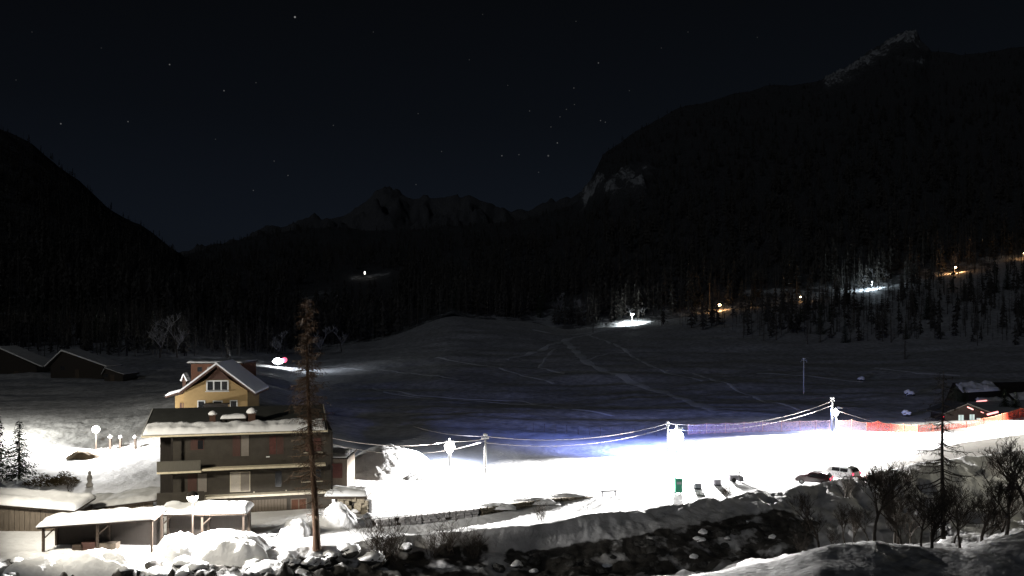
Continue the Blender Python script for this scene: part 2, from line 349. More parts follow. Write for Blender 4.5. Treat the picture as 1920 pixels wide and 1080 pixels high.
def ground_mat():
    m = bpy.data.materials.new('snow cover with rock and dirt'); m.use_nodes = True; t = m.node_tree; n = t.nodes.new; l = t.links.new
    bs = t.nodes['Principled BSDF']; bs.inputs['Roughness'].default_value = .75; bs.inputs['Specular IOR Level'].default_value = .2
    tcn = n('ShaderNodeTexCoord')
    def noise(sc, det=5, stretch=None):
        x = n('ShaderNodeTexNoise'); x.inputs['Scale'].default_value = sc; x.inputs['Detail'].default_value = det; s = tcn.outputs['Object']
        if stretch: mp = n('ShaderNodeMapping'); mp.inputs['Scale'].default_value = stretch; l(s, mp.inputs[0]); s = mp.outputs[0]
        l(s, x.inputs['Vector']); return x.outputs[0]
    def ramp(src, stops):
        r = n('ShaderNodeValToRGB'); l(src, r.inputs[0]); r.color_ramp.elements[0].position = stops[0][0]; r.color_ramp.elements[0].color = (*stops[0][1], 1)
        r.color_ramp.elements[1].position = stops[-1][0]; r.color_ramp.elements[1].color = (*stops[-1][1], 1)
        for p_, c_ in stops[1:-1]: e = r.color_ramp.elements.new(p_); e.color = (*c_, 1)
        return r.outputs[0]
    def mix(fac, A, B):
        x = n('ShaderNodeMix'); x.data_type = 'RGBA'; l(fac, x.inputs[0]); l(A, x.inputs[6]); l(B, x.inputs[7]); return x.outputs[2]
    def at(name): x = n('ShaderNodeAttribute'); x.attribute_name = name; return x.outputs['Fac']
    def mth(op, A, B):
        x = n('ShaderNodeMath'); x.operation = op; x.use_clamp = op != 'MULTIPLY'
        for i, v in enumerate((A, B)):
            if isinstance(v, (int, float)): x.inputs[i].default_value = v
            else: l(v, x.inputs[i])
        return x.outputs[0]
    snow = ramp(noise(.25, 6, (1, .35, 1)), [(.3, (.62, .62, .63)), (.68, (.86, .86, .87))])
    rock = ramp(noise(1.3), [(.3, (.02, .019, .018)), (.75, (.085, .078, .07))])
    dirt = ramp(noise(2.2, 6, (.35, 2.2, 1)), [(.3, (.018, .013, .008)), (.72, (.10, .085, .06))])
    old = ramp(noise(.8, 6), [(.32, (.16, .155, .15)), (.66, (.50, .49, .49))])  # darker grey snow colour, mixed in by its mask
    fr = mth('MULTIPLY', mth('SUBTRACT', mth('ADD', at('rock'), noise(.55, 6)), .86), 9.)
    fr = n('ShaderNodeClamp').outputs[0] if False else fr
    cl = n('ShaderNodeClamp'); l(fr, cl.inputs[0])
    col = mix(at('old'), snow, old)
    col = mix(at('dirt'), col, dirt)
    col = mix(cl.outputs[0], col, rock)
    l(col, bs.inputs['Base Color'])
    bp = n('ShaderNodeBump'); bp.inputs['Distance'].default_value = .12; bp.inputs['Strength'].default_value = .9; l(noise(2.2, 8), bp.inputs['Height']); l(bp.outputs[0], bs.inputs['Normal'])
    return m
M['ground'] = ground_mat()
GPX = PXC[None, :] + GY * 0; GPY = H0 + (CZ - GZ) / GY * F
def blobmask(px, py, rx, ry, rot=0): 
    dx = (GPX - px); dy = (GPY - py); ca, sa = math.cos(R(rot)), math.sin(R(rot))
    return np.clip(1.4 - np.sqrt(((dx*ca + dy*sa)/rx)**2 + ((-dx*sa + dy*ca)/ry)**2), 0, 1)
rock_shadeA = np.interp(GR, [2.6, 3.0, 3.95, 4.25], [0, .52, .52, 0])[:, None] * np.clip((GPX0 - 920) / 40, 0, 1) * np.clip((1550 - GPX0) / 40, 0, 1)
rock_shadeA = np.maximum(rock_shadeA, np.interp(GR, [2.0, 2.6, 4.2, 4.7], [0, .55, .50, 0])[:, None] * (GX < -8) * .95)
rock_shadeA = np.maximum(rock_shadeA, np.interp(GR, [2.0, 2.6, 4.3, 4.8], [0, .5, .45, 0])[:, None] * np.clip((GPX - 640) / 40, 0, 1) * np.clip((960 - GPX) / 60, 0, 1))  # here the rock colour stands in for dark brush and shadow
rock_shadeA = np.maximum(rock_shadeA, np.interp(GR, [2.4, 3.0, 4.6, 5.0], [0, .2, .2, 0])[:, None] * np.clip((GX - 30) / 6, 0, 1))
darkA = np.interp(GR, [2.2, 3, 5.0, 5.35, 5.6], [.75, .75, .62, .35, 0])[:, None] + GX * 0  # mask for darker grey snow on bank, near slope and meadow
darkA = np.where(GX < -8, darkA * .15, darkA)
darkA = np.maximum(darkA, np.interp(GR, [9.2, 10.2, 12, 14], [0, .8, .8, .85])[:, None])
darkA = np.maximum(darkA, np.interp(GR, [1.0, 2.2], [.8, .75])[:, None] * (GR < 2.2)[:, None] * 1.2)
dirtA = np.interp(GR, [5.0, 5.8, 7.2, 7.9], [0, 1, .9, 0])[:, None] * np.clip((GPX - 1560) / 120, 0, 1) * .95
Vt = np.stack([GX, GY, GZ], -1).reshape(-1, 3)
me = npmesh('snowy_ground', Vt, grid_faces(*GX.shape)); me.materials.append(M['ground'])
attr(me, 'rock', rock_shadeA); attr(me, 'old', np.clip(darkA, 0, 1)); attr(me, 'dirt', np.clip(dirtA, 0, 1))
tag(link('ground', me, None), kind='structure')

# ---- hillsides up to the ridges
hN = rowO
def up(dy, dzs): return [(p, y + dy, z + float(np.interp(p, [-900, 0, 330, 700, 1000, 1200, 2900], dzs))) for p, y, z in rowO]
hP = up(30, [20, 12, 4, 4, 6, 12, 18])
hQ = [b(-900,-250,800), b(-300,60,800), b(0,238,780), b(60,275,780), b(110,318,780), b(150,345,790), b(205,392,800), b(245,415,800), b(262,424,800), b(300,452,800), b(322,470,800), b(345,488,850), b(380,470,1000), b(413,458,1000), b(500,434,1000),
      b(570,428,1000), b(650,424,1000), b(700,432,1000), b(760,428,1000), b(850,428,1000), b(950,418,1000), b(1030,402,1000), b(1088,380,1000), b(1108,340,1000), b(1132,292,1020), b(1200,244,1050), b(1270,205,1100),
      b(1350,182,1150), b(1450,160,1250), b(1540,150,1300), b(1600,118,1350), b(1650,88,1380), b(1690,64,1400), b(1712,60,1400), b(1745,96,1420), b(1800,104,1430), b(1850,98,1450), b(1920,84,1450), b(2900,-300,1500)]
hZ = [(p, y + 350, z - 220) for p, y, z in hQ]
HY, HZ, HA, HR = loft([hN, hP, hQ, hZ], [10, 130, 8], [.3, 1.5, 10, 10])
HX = (PXC[None, :] - CX) / F * HY
HZ = HZ + fbm(HX / 70, HY / 70, 5, 6) * HA * np.interp(HR, [1.0, 1.8, 2.0, 3], [1, 1, .55, 1])[:, None] * 1.2
HPX = PXC[None, :] + 0 * HY; HPY = H0 + (CZ - HZ) / HY * F
def seg_mask(pts, w):
    out = np.zeros_like(HPY)
    for (x0, y0), (x1, y1) in zip(pts[:-1], pts[1:]):
        dx, dy = x1 - x0, y1 - y0; t = np.clip(((HPX - x0) * dx + (HPY - y0) * dy) / (dx*dx + dy*dy), 0, 1)
        d = np.hypot(HPX - x0 - t * dx, HPY - y0 - t * dy); out = np.maximum(out, np.clip(1.2 - d / w, 0, 1))
    return out
snowH = seg_mask([(1550,162),(1600,138),(1650,102),(1690,80),(1715,74)], 13)
snowH = np.maximum(snowH, .8 * seg_mask([(1570,158),(1600,150)], 8)); snowH = np.maximum(snowH, .8 * seg_mask([(1685,112),(1735,124)], 7)); snowH = np.maximum(snowH, .7 * seg_mask([(1715,80),(1738,100)], 8))
cliff = np.maximum(seg_mask([(1096,382),(1125,352)], 20), seg_mask([(1140,372),(1175,340),(1212,328)], 20)); cliff = np.maximum(cliff, seg_mask([(1150,375),(1200,360)], 20))
clear = np.maximum(.8 * seg_mask([(660,522),(730,512)], 8), .6 * seg_mask([(560,560),(620,545)], 12)); clear = np.maximum(clear, .5 * seg_mask([(830,490),(880,485)], 8))
clear = np.maximum(clear, .4 * seg_mask([(1020,590),(1100,575)], 25)); clear = np.maximum(clear, .55 * seg_mask([(1400,550),(1560,545)], 8))
HZ = HZ + np.clip(snowH + cliff, 0, 1) * (1 - 2.4 * np.abs(fbm(HX / 24 + HY / 60, HY / 45 - HX / 50, 63, 5))) * 15 * (HR < 1.995)[:, None]
def hill_mat():
    m = bpy.data.materials.new('wooded mountainside with bare snow and cliff'); m.use_nodes = True; t = m.node_tree; n = t.nodes.new; l = t.links.new
    bs = t.nodes['Principled BSDF']; bs.inputs['Roughness'].default_value = .9; bs.inputs['Specular IOR Level'].default_value = .1
    tcn = n('ShaderNodeTexCoord')
    n1 = n('ShaderNodeTexNoise'); n1.inputs['Scale'].default_value = .11; n1.inputs['Detail'].default_value = 10; n1.inputs['Roughness'].default_value = .75; l(tcn.outputs['Object'], n1.inputs['Vector'])
    at = n('ShaderNodeAttribute'); at.attribute_name = 'bare'
    ad = n('ShaderNodeMath'); ad.operation = 'MULTIPLY_ADD'; ad.inputs[1].default_value = .46; l(at.outputs['Fac'], ad.inputs[0]); l(n1.outputs[0], ad.inputs[2])
    r = n('ShaderNodeValToRGB'); l(ad.outputs[0], r.inputs[0])
    r.color_ramp.elements[0].position = .60; r.color_ramp.elements[0].color = (.15, .15, .153, 1)
    r.color_ramp.elements[1].position = .97; r.color_ramp.elements[1].color = (.88, .88, .88, 1)
    e = r.color_ramp.elements.new(.86); e.color = (.22, .22, .22, 1)
    l(r.outputs[0], bs.inputs['Base Color'])
    bp = n('ShaderNodeBump'); bp.inputs['Distance'].default_value = 16; l(n1.outputs[0], bp.inputs['Height']); l(bp.outputs[0], bs.inputs['Normal'])
    return m
M['hill'] = hill_mat()
bare = np.clip(snowH + cliff * .95 + clear, 0, 1) + np.interp(HR, [0, .6, 1.4], [.9, .7, 0])[:, None]
me = npmesh('hillside', np.stack([HX, HY, HZ], -1).reshape(-1, 3), grid_faces(*HX.shape)); me.materials.append(M['hill']); attr(me, 'bare', np.clip(bare, 0, 1))
tag(link('hillside', me, None), kind='structure')

# ---- far mountain range closing the valley
mtn = [(300,500),(345,470),(380,462),(413,455),(450,448),(480,436),(500,424),(512,428),(540,420),(572,411),(600,414),(645,408),(668,388),(690,370),(706,358),(717,349),(728,357),(760,366),(800,372),(840,368),(880,366),(915,380),(957,396),(1000,390),(1071,368),(1150,340),(1250,380)]
pxm = np.arange(250, 1300, 4.); topy = np.interp(pxm, [q[0] for q in mtn], [q[1] for q in mtn]) + fbm(pxm / 16, pxm * 0, 9, 4) * 7
MT = []
for k in range(60):
    t = k / 50
    if t <= 1: Yk = 2200 + 1300 * t; pyk = 560 + (topy - 560) * t
    else: Yk = 3500 + 1300 * (t - 1) * 3; pyk = topy + (t - 1) * 300
    zk = CZ - (pyk - H0) * Yk / F + fbm(pxm / 22, np.full_like(pxm, k / 5.), 12, 5) * 70 * min(1, (1.02 - t) * 6 if t < 1.02 else 1) * (0.25 if .92 < t < 1.02 else 1)
    MT.append(np.stack([(pxm - CX) / F * Yk, np.full_like(pxm, Yk), zk], -1))
me = npmesh('mountain', np.array(MT).reshape(-1, 3), grid_faces(60, len(pxm)))
attr(me, 'bare', np.tile(np.interp(pxm, [440, 500, 640, 700, 900, 1000], [.15, .35, .3, .5, .45, .2]), (60, 1)) * np.interp(np.arange(60), [0, 25, 48, 52], [0, .4, 1, 1.2])[:, None])
me.materials.append(M['hill']); tag(link('mountain', me, None), kind='structure')

# ---------------------------------------------------------------- trees
def rnd_dir(rg, up=0.):
    a_ = rg.uniform(0, 6.283); return Vector((math.cos(a_), math.sin(a_), up)).normalized()
def larch(h, r0, width, seed, nbr=90, dens=1., top_clump=1.):
    rg = random.Random(seed); T, C = MB(), MB()
    ph = rg.uniform(0, 6); wob = lambda z: Vector((math.sin(z * .35 + ph) * .10, math.cos(z * .28 + ph) * .10, 0)) * (z / h + .2)
    zs = [h * i / 14 for i in range(15)]
    T.tube([wob(z) + Vector((0, 0, z)) for z in zs], [r0 * (1 - z / h) ** .8 + .015 + (r0 * .2 if z == 0 else 0) for z in zs], 8)
    for i in range(nbr):
        t = .14 + .85 * (i + rg.random()) / nbr; z = h * t
        low = 1 - min(1, max(0, (t - .30) / .28)) if top_clump > 1 else 0
        if low and rg.random() < low * .15: continue
        L = width * (1.05 - t) ** .62 * rg.uniform(.35, 1.0) * (1. if t > .3 else rg.uniform(.3, .9)) + .12
        d = rnd_dir(rg); p = wob(z) + Vector((0, 0, z)); droop = rg.uniform(.12, .38)
        pts = [p + d * (L * s) + Vector((rg.uniform(-.05, .05), rg.uniform(-.05, .05), -droop * L * s * (1.35 - s) * 1.4)) for s in (0, .25, .5, .75, 1)]
        rb = .014 + .020 * L * (1 - t * .4)
        C.tube(pts, [rb, rb*.8, rb*.6, rb*.4, rb*.2], 3)
        for j in range(int((5 + L * 7) * dens * (1 - .6 * low))):
            s = rg.uniform(.12, 1); k = min(int(s * 4), 3); q = pts[k].lerp(pts[k+1], s * 4 - k)
            l2 = rg.uniform(.15, .5) * (1 + .5 * L * .3)
            dd = (d * rg.uniform(-.1, .8) + rnd_dir(rg) * .8 + Vector((0, 0, rg.uniform(-1.1, .2)))).normalized()
            m1 = q + dd * l2 * .5; m2 = q + dd * l2 + Vector((0, 0, -.08))
            C.tube([q, m1, m2], [.014, .012, .004], 3)
            if rg.random() < .5 * top_clump:
                for _ in range(2):
                    d3 = (dd + rnd_dir(rg, -.4)).normalized(); C.tube([m1, m1 + d3 * l2 * .45], [.011, .003], 3)
    return T.mesh('trunk', True), C.mesh('crown')
def bare_tree(h, r0, seed, levels=5, spread=.6, bush=False, twr=.008):
    rg = random.Random(seed); T, C = MB(), MB()
    def br(p, d, L, r, lv):
        n = 4; pts = [p]; q = p.copy(); dd = d.copy()
        for i in range(n):
            dd = (dd + Vector((rg.uniform(-.2, .2), rg.uniform(-.2, .2), rg.uniform(-.06, .16)))).normalized(); q = q + dd * L / n; pts.append(q.copy())
        (T if lv == levels else C).tube(pts, [max(r * (1 - .45 * i / n), twr * .6) for i in range(n+1)], 6 if lv == levels else 3)
        if lv <= 0: return
        k = {5: 6, 4: 4, 3: 4, 2: 3, 1: 3}.get(lv, 4)
        for j in range(k):
            s = rg.uniform(.3, 1) if not (lv == levels and not bush) else rg.uniform(.25, 1); i = min(int(s * n), n-1); pp = pts[i].lerp(pts[i+1], s * n - i)
            nd = (dd * rg.uniform(.45, 1.0) + rnd_dir(rg, rg.uniform(.0, .7)) * spread).normalized()
            br(pp, nd, L * rg.uniform(.48, .74), max(r * .52, twr), lv - 1)
    if bush:
        for i in range(12): br(Vector((rg.uniform(-.5, .5), rg.uniform(-.5, .5), 0)), (rnd_dir(rg, 0) * rg.uniform(.1, .8) + Vector((0, 0, 1))).normalized(), h * rg.uniform(.38, .6), r0 * rg.uniform(.4, .8), levels - 1)
        T = None
    else: br(Vector((0, 0, -.2)), Vector((rg.uniform(-.12, .12), 0, 1)).normalized(), h * .45, r0, levels)
    return (T.mesh('trunk', True) if T else None), C.mesh('crown')
def spruce(h, w, seed):
    rg = random.Random(seed); T, C, Sn = MB(), MB(), MB()
    T.tube([(0, 0, -.2), (0, 0, h * .5), (0, 0, h)], [h * .022, h * .014, .01], 6)
    nw = int(h * 4.5)
    for i in range(nw):
        t = .06 + .92 * i / nw; z = h * t; L = w * (1 - t) ** .85 + .08
        for j in range(int(7 + 4 * (1 - t))):
            a_ = rg.uniform(0, 6.28); d = Vector((math.cos(a_), math.sin(a_), 0)); sd = Vector((-d.y, d.x, 0)); l = L * rg.uniform(.7, 1.12)
            for s in range(max(2, int(l / .16))):
                u = (s + rg.random()) / max(2, int(l / .16)); q = Vector((0, 0, z)) + d * l * u + Vector((0, 0, -.32 * l * u + .12 * l * u * u)) + Vector((rg.uniform(-.05, .05),) * 3)
                for sg in (-1, 1):
                    e = q + (d * .6 + sd * sg * .8) * rg.uniform(.12, .3) + Vector((0, 0, rg.uniform(-.16, .02)))
                    wv = Vector((0, 0, rg.uniform(.05, .11))) + d * .06
                    (Sn if (rg.random() < .035) else C).add([q, e, q + wv], [(0, 1, 2)])
    return T.mesh('trunk', True), C.mesh('crown'), Sn.mesh('snow_load')
def make_tree(name, loc, label, cat, meshes, mats, group=None, rot=0, scl=1):
    t = thing(name, loc, label, cat, group, rot); t.scale = (scl,) * 3
    for nm, me_, m_ in zip(('trunk', 'crown', 'snow_load'), meshes, mats):
        if me_: link(nm, me_, m_, t)
    return t

# ---- far wood on the slopes: one mass
def proto_conifer(seed, n=6, k=7):
    rg = random.Random(seed); V, Fc = [], []
    def tri(a_, b_, c_): i = len(V); V.extend([a_, b_, c_]); Fc.append((i, i+1, i+2))
    for j in range(3):
        a_ = j * 2.09; tri((.03*math.cos(a_), .03*math.sin(a_), 0), (.03*math.cos(a_+2.1), .03*math.sin(a_+2.1), 0), (0, 0, 1))
    for i in range(n):
        z = .18 + .76 * i / n; r = .17 * (1 - z) + .02
        for j in range(k):
            a_ = rg.uniform(0, 6.28); w_ = rg.uniform(.25, .5); rr = r * rg.uniform(.7, 1.25)
            tri((0, 0, z + rg.uniform(.04, .12)), (rr*math.cos(a_-w_), rr*math.sin(a_-w_), z - rg.uniform(.0, .06)), (rr*math.cos(a_+w_), rr*math.sin(a_+w_), z - rg.uniform(0, .06)))
    return np.array(V), np.array(Fc)
def proto_larch(seed, n=34):
    rg = random.Random(seed); V, Fc = [], []
    def tri(a_, b_, c_): i = len(V); V.extend([a_, b_, c_]); Fc.append((i, i+1, i+2))
    for j in range(3):
        a_ = j * 2.09; tri((.014*math.cos(a_), .014*math.sin(a_), 0), (.014*math.cos(a_+2.1), .014*math.sin(a_+2.1), 0), (0, 0, 1))
    for i in range(n):
        z = rg.uniform(.2, .97); L = .16 * (1.05 - z) ** .6 * rg.uniform(.5, 1.1); a_ = rg.uniform(0, 6.28)
        tri((0, 0, z), (0, 0, z + .008), (L*math.cos(a_), L*math.sin(a_), z + rg.uniform(-.05, .03)))
    return np.array(V), np.array(Fc)
def scatter(name, protos, pts, hts, matl, seed=0):
    rg = np.random.RandomState(seed); Vs, Fs, off = [], [], 0
    which = rg.randint(0, len(protos), len(pts))
    for k, (pv, pf) in enumerate(protos):
        idx = np.where(which == k)[0]
        if not len(idx): continue
        an = rg.uniform(0, 6.28, len(idx)); ca, sa = np.cos(an)[:, None], np.sin(an)[:, None]; hh = hts[idx][:, None]
        wx = hh * rg.uniform(.8, 1.25, (len(idx), 1))
        X = (pv[None, :, 0] * ca - pv[None, :, 1] * sa) * wx + pts[idx, 0:1]; Yy = (pv[None, :, 0] * sa + pv[None, :, 1] * ca) * wx + pts[idx, 1:2]; Z = pv[None, :, 2] * hh + pts[idx, 2:3] - .4
        Vs.append(np.stack([X, Yy, Z], -1).reshape(-1, 3)); Fs.append((pf[None] + (np.arange(len(idx)) * len(pv))[:, None, None] + off).reshape(-1, 3)); off += len(idx) * len(pv)
    me = npmesh(name, np.concatenate(Vs), np.concatenate(Fs), False); me.materials.append(matl); return me
rs = np.random.RandomState(4)
M['wood_far'] = mat('dark far wood', (.085, .078, .068), .9, .5, .1)
cand_r = rs.randint(2, HY.shape[0] - 8, 30000); cand_c = rs.randint(0, len(PXC), 30000)
rr_ = rs.random_sample(30000)
ok = (PXC[cand_c] > -300) & (PXC[cand_c] < 2200) & (np.maximum(np.maximum(snowH, cliff), clear)[cand_r, cand_c] < .15)
hpx_, hpy_ = PXC[cand_c], HPY[cand_r, cand_c]
ok &= ~((hpx_ > 630) & (hpx_ < 745) & (hpy_ > 508) & (hpy_ < 566)) & ~((hpx_ > 555) & (hpx_ < 625) & (hpy_ > 535) & (hpy_ < 580)) & ~((hpx_ > 825) & (hpx_ < 890) & (hpy_ > 478) & (hpy_ < 510))
ok &= rr_ < np.interp(HR[cand_r], [0, 1, 2], [.9, .95, .5])
cand_r, cand_c = cand_r[ok][:11000], cand_c[ok][:11000]
pts = np.stack([HX[cand_r, cand_c] + rs.uniform(-3, 3, len(cand_r)), HY[cand_r, cand_c], HZ[cand_r, cand_c]], -1)
hts = rs.uniform(9, 19, len(pts)) * np.interp(HR[cand_r], [1.0, 1.5, 1.85], [1, .7, .42])
tag(link('forest', scatter('forest', [proto_conifer(1), proto_larch(2), proto_conifer(3), proto_larch(4), proto_larch(6)], pts, hts, M['wood_far'], 1), None), 'dark far wood of conifers and larches covering the mountainsides', 'forest', kind='stuff')

gi = np.where((GR > 11.6) & (GR < 13))[0]; cr_ = rs.choice(gi, 26000); cc_ = rs.randint(0, len(PXC), 26000); gp = PXC[cc_]
gy_ = GPY[cr_, cc_]; dens = np.interp(gp, [-300, 330, 480, 640, 760, 1150, 1330, 1480, 2200], [1, 1, .8, .2, 0, 0, .55, .8, .8]); lim = np.interp(gp, [-300, 300, 420, 600, 700, 1200, 1400, 1700, 1920], [664, 664, 668, 664, 640, 600, 632, 645, 642])
ok = (rs.random_sample(26000) < dens) & (gy_ < lim + rs.uniform(-14, 6, 26000)) & (np.abs(gp - 1185) > 40) & ~((np.abs(gp - 1348) < 22) & (gy_ < 604)) & ~((np.abs(gp - 1632) < 36) & (gy_ < 575)) & ~((np.abs(gp - 1792) < 26) & (gy_ < 540)) & ~((np.abs(gp - 1500) < 12) & (gy_ < 585))
cr_, cc_ = cr_[ok][:2600], cc_[ok][:2600]
pts = np.stack([GX[cr_, cc_] + rs.uniform(-.5, .5, len(cr_)), GY[cr_, cc_], GZ[cr_, cc_]], -1)
tag(link('woodland', scatter('woodland', [proto_conifer(11), proto_larch(12, 60), proto_larch(14, 60), proto_larch(16, 50)], pts, rs.uniform(5, 13, len(pts)), M['wood_far'], 2), None), 'dark woodland standing between the snow meadow and the lit hillside road', 'forest', kind='stuff')

# ---------------------------------------------------------------- tracks pressed into the meadow
def ribbon(name, pix, w, m, lift=.10, step=3.0, label=None, kind='structure'):
    pts = [hit(px, py) for px, py in pix]; P_ = []
    for p0, p1 in zip(pts[:-1], pts[1:]):
        n = max(2, int((p1 - p0).length / step))
        for i in range(n):
            q = p0.lerp(p1, i / n); P_.append(q)
    P_.append(pts[-1]); V = []
    for i, q in enumerate(P_):
        d = P_[min(i+1, len(P_)-1)] - P_[max(i-1, 0)]; d.z = 0; d.normalize(); s = Vector((-d.y, d.x, 0))
        ww = w * (1 + .35 * math.sin(i * 1.3) + .2 * math.sin(i * .37))
        for k in (-1, -.4, .4, 1):
            x, y = q.x + s.x * ww * k, q.y + s.y * ww * k; V.append((x, y, gxy(x, y) + lift * (.2 if abs(k) == 1 else 1)))
    me = npmesh(name, V, grid_faces(len(P_), 4)); me.materials.append(m)
    return tag(link(name, me, None), kind=kind)
M['track'] = mat('packed snow of tracks', (.86, .86, .87), .7, .35, .35, .05, 3)
for pix, w in [([(1058,640),(1075,655),(1095,675),(1130,695),(1180,715),(1240,735),(1290,752),(1340,770)], 1.3),
               ([(1180,612),(1120,622),(1060,638),(1000,660),(950,675)], 1.1), ([(1100,628),(1160,650),(1230,690),(1320,715)], .6),
               ([(700,728),(780,742),(880,749),(980,752),(1080,768),(1150,780)], .5), ([(720,735),(800,748),(900,753),(1010,760)], .4),
               ([(1095,678),(1140,662),(1180,660)], .5), ([(820,670),(900,685),(980,705),(1040,720)], .5), ([(1040,655),(1010,690),(1060,700)], .5),
               ([(1300,700),(1400,740),(1500,770)], .5), ([(1420,700),(1520,705),(1620,716)], .8), ([(1640,690),(1720,700),(1800,704)], .7), ([(640,690),(760,700),(860,712)], .4)]:
    ribbon('ski_track', pix, w, M['track'])
ribbon('path', [(1000,618),(1060,628),(1120,620),(1160,614),(1180,611)], 1.2, M['track'])

# ---------------------------------------------------------------- snow slab and mound builders
def snow_slab(x0, x1, y0, y1, zf, th, seed=0, nx=40, ny=10, lump=.35, over=.08):
    """thick settled snow lying on a (sloping) surface zf(x,y): rounded rim, uneven top"""
    V, n = [], 0
    rg = random.Random(seed); xs = np.linspace(0, 1, nx); ys = np.linspace(0, 1, ny); Vt_, Vb = [], []
    for j in ys:
        for i in xs:
            x = x0 + (x1 - x0) * i; y = y0 + (y1 - y0) * j
            ex = min(i * (x1 - x0), (1 - i) * (x1 - x0)); ey = min(j * (y1 - y0), (1 - j) * (y1 - y0)); e_ = min(ex, ey)
            k = math.sqrt(max(0, 1 - max(0, 1 - e_ / (th * .9)) ** 2))
            nzv = float(fbm(np.array(x * 1.1 + seed), np.array(y * 1.1), seed, 3))
            Vt_.append((x, y, zf(x, y) + th * (.25 + .75 * k) * (1 + lump * nzv * 1.6)))
            Vb.append((x, y, zf(x, y) + .012))
    V = Vt_ + Vb; o = nx * ny; Fq = [tuple(f) for f in grid_faces(ny, nx)]; Fb = [tuple(int(q) + o for q in f[::-1]) for f in Fq]
    edge = [i for i in range(nx)] + [j * nx + nx - 1 for j in range(1, ny)] + [(ny-1) * nx + i for i in range(nx-2, -1, -1)] + [j * nx for j in range(ny-2, 0, -1)]
    Sd = [(edge[(i+1) % len(edge)], edge[i], edge[i] + o, edge[(i+1) % len(edge)] + o) for i in range(len(edge))]
    m_ = MB(); m_.add(V, [tuple(int(q) for q in f) for f in Fq] + Fb + Sd); return m_
def mound(rx, ry, h, seed, n=44, ridged=0., pw=1.0):
    xs = np.linspace(-1.15, 1.15, n); X, Yv = np.meshgrid(xs, xs); r = np.sqrt(X**2 + Yv**2) * (1 + .18 * fbm(X * 2, Yv * 2, seed, 2))
    base = np.clip(1 - r ** 2, -.25, 1) ; base = np.where(base > 0, np.abs(base) ** pw, base)
    z = h * base + fbm(X * 4, Yv * 4, seed + 5, 4) * h * (.07 if h > 2.5 else .16) * (base > -.05)
    if ridged: z = z + ridged * (1 - np.abs(fbm(X * 5.5 + Yv * 4, Yv * 1.5 - X * 1.0, seed + 9, 5)) * 3.0) * np.clip(base, 0, 1) ** .4
    V = np.stack([X * rx, Yv * ry, z], -1).reshape(-1, 3); return npmesh('mound', V, grid_faces(n, n))
def boulder_mesh(seed, snow=False):
    rg = random.Random(seed); import bmesh
    bm = bmesh.new(); bmesh.ops.create_icosphere(bm, subdivisions=3, radius=1)
    sx = rg.uniform(-9, 9)
    for v in bm.verts:
        n = v.co.normalized(); k = 1 + .34 * float(fbm(np.array(n.x * 1.6 + sx), np.array(n.y * 1.6 + n.z * 2.1), seed, 3)) * 1.6
        v.co = n * k; v.co.z *= .72
        if snow:
            if n.z < .25: v.co = v.co * .93
            else: v.co = v.co * 1.03 + Vector((0, 0, .16 * (n.z - .2)))
    me_ = bpy.data.meshes.new('boulder'); bm.to_mesh(me_); bm.free(); me_.polygons.foreach_set('use_smooth', [snow] * len(me_.polygons)); return me_
BR = [boulder_mesh(k) for k in range(6)]; BS = [boulder_mesh(k, True) for k in range(6)]
def boulder(loc, s, k, label, group, m='rock', capped=True, rot=0, sq=1.):
    t = thing('boulder', loc, label, 'boulder', group, rot); t.scale = (s, s, s * sq)
    me_ = BR[k] if m == 'rock' else BR[k].copy()
    if m != 'rock': me_.materials.clear()
    link('rock', me_, M[m], t)
    if capped: link('snow_cap', BS[k], M['snow'], t, (0, 0, .05))
    return t

# ---------------------------------------------------------------- main apartment house
OX = P2(297, 76, 0); YAW = R(15)
GZB = 2.9
house = thing('apartment_house', (OX.x, OX.y, 0), 'long three storey house with dark roof, eave snow and balconies beside the tall larch', 'house', rot=YAW)
Wd, Dp = 14.6, 11.5
b_ = MB(); b_.box(1.1, Wd, 0.0, Dp, 1.5, 10.15); b_.build('wall', M['wall'], house)
b_ = MB(); b_.box(0, 1.1, 1.2, Dp - .3, 1.5, 10.0); b_.build('side_wall', M['wall_dark'], house)
eave_z, ridge_z, ey, ry_ = 10.30, 11.85, -1.15, 6.2
rz = lambda y: eave_z + (ridge_z - eave_z) * (y - ey) / (ry_ - ey)
b_ = MB(); b_.prism([(ey, eave_z), (ry_, ridge_z), (Dp + 1.2, eave_z + .1), (Dp + 1.2, eave_z - .1), (ry_, ridge_z - .22), (ey, eave_z - .2)], -1.15, 14.1, 'x'); roof = b_.build('roof', M['roof'], house)
b_ = MB(); b_.box(-1.17, 14.12, ey - .1, ey - .01, eave_z - .2, eave_z - .06); b_.build('gutter', M['slab'], house)
for x in (-1.24, 14.12):
    b_ = MB(); b_.prism([(ey, eave_z + .06), (ry_, ridge_z + .06), (ry_, ridge_z - .26), (ey, eave_z - .24)], x, x + .07, 'x'); b_.build('bargeboard', M['trim'] if x < 0 else M['white'], house)
snow_slab(-1.1, 14.0, ey - .12, ey + 2.1, lambda x, y: rz(y), .42, 3, 110, 9).build('roof_snow', M['roofsnow'], house, True)
for x in (.0, 2.4, 4.9, 7.3, 9.8, 12.2):
    b_ = MB(); b_.box(x, x + .12, ry_ - 5.0, ry_ - .1, rz(3.7) + .0, rz(3.7) + .01); 
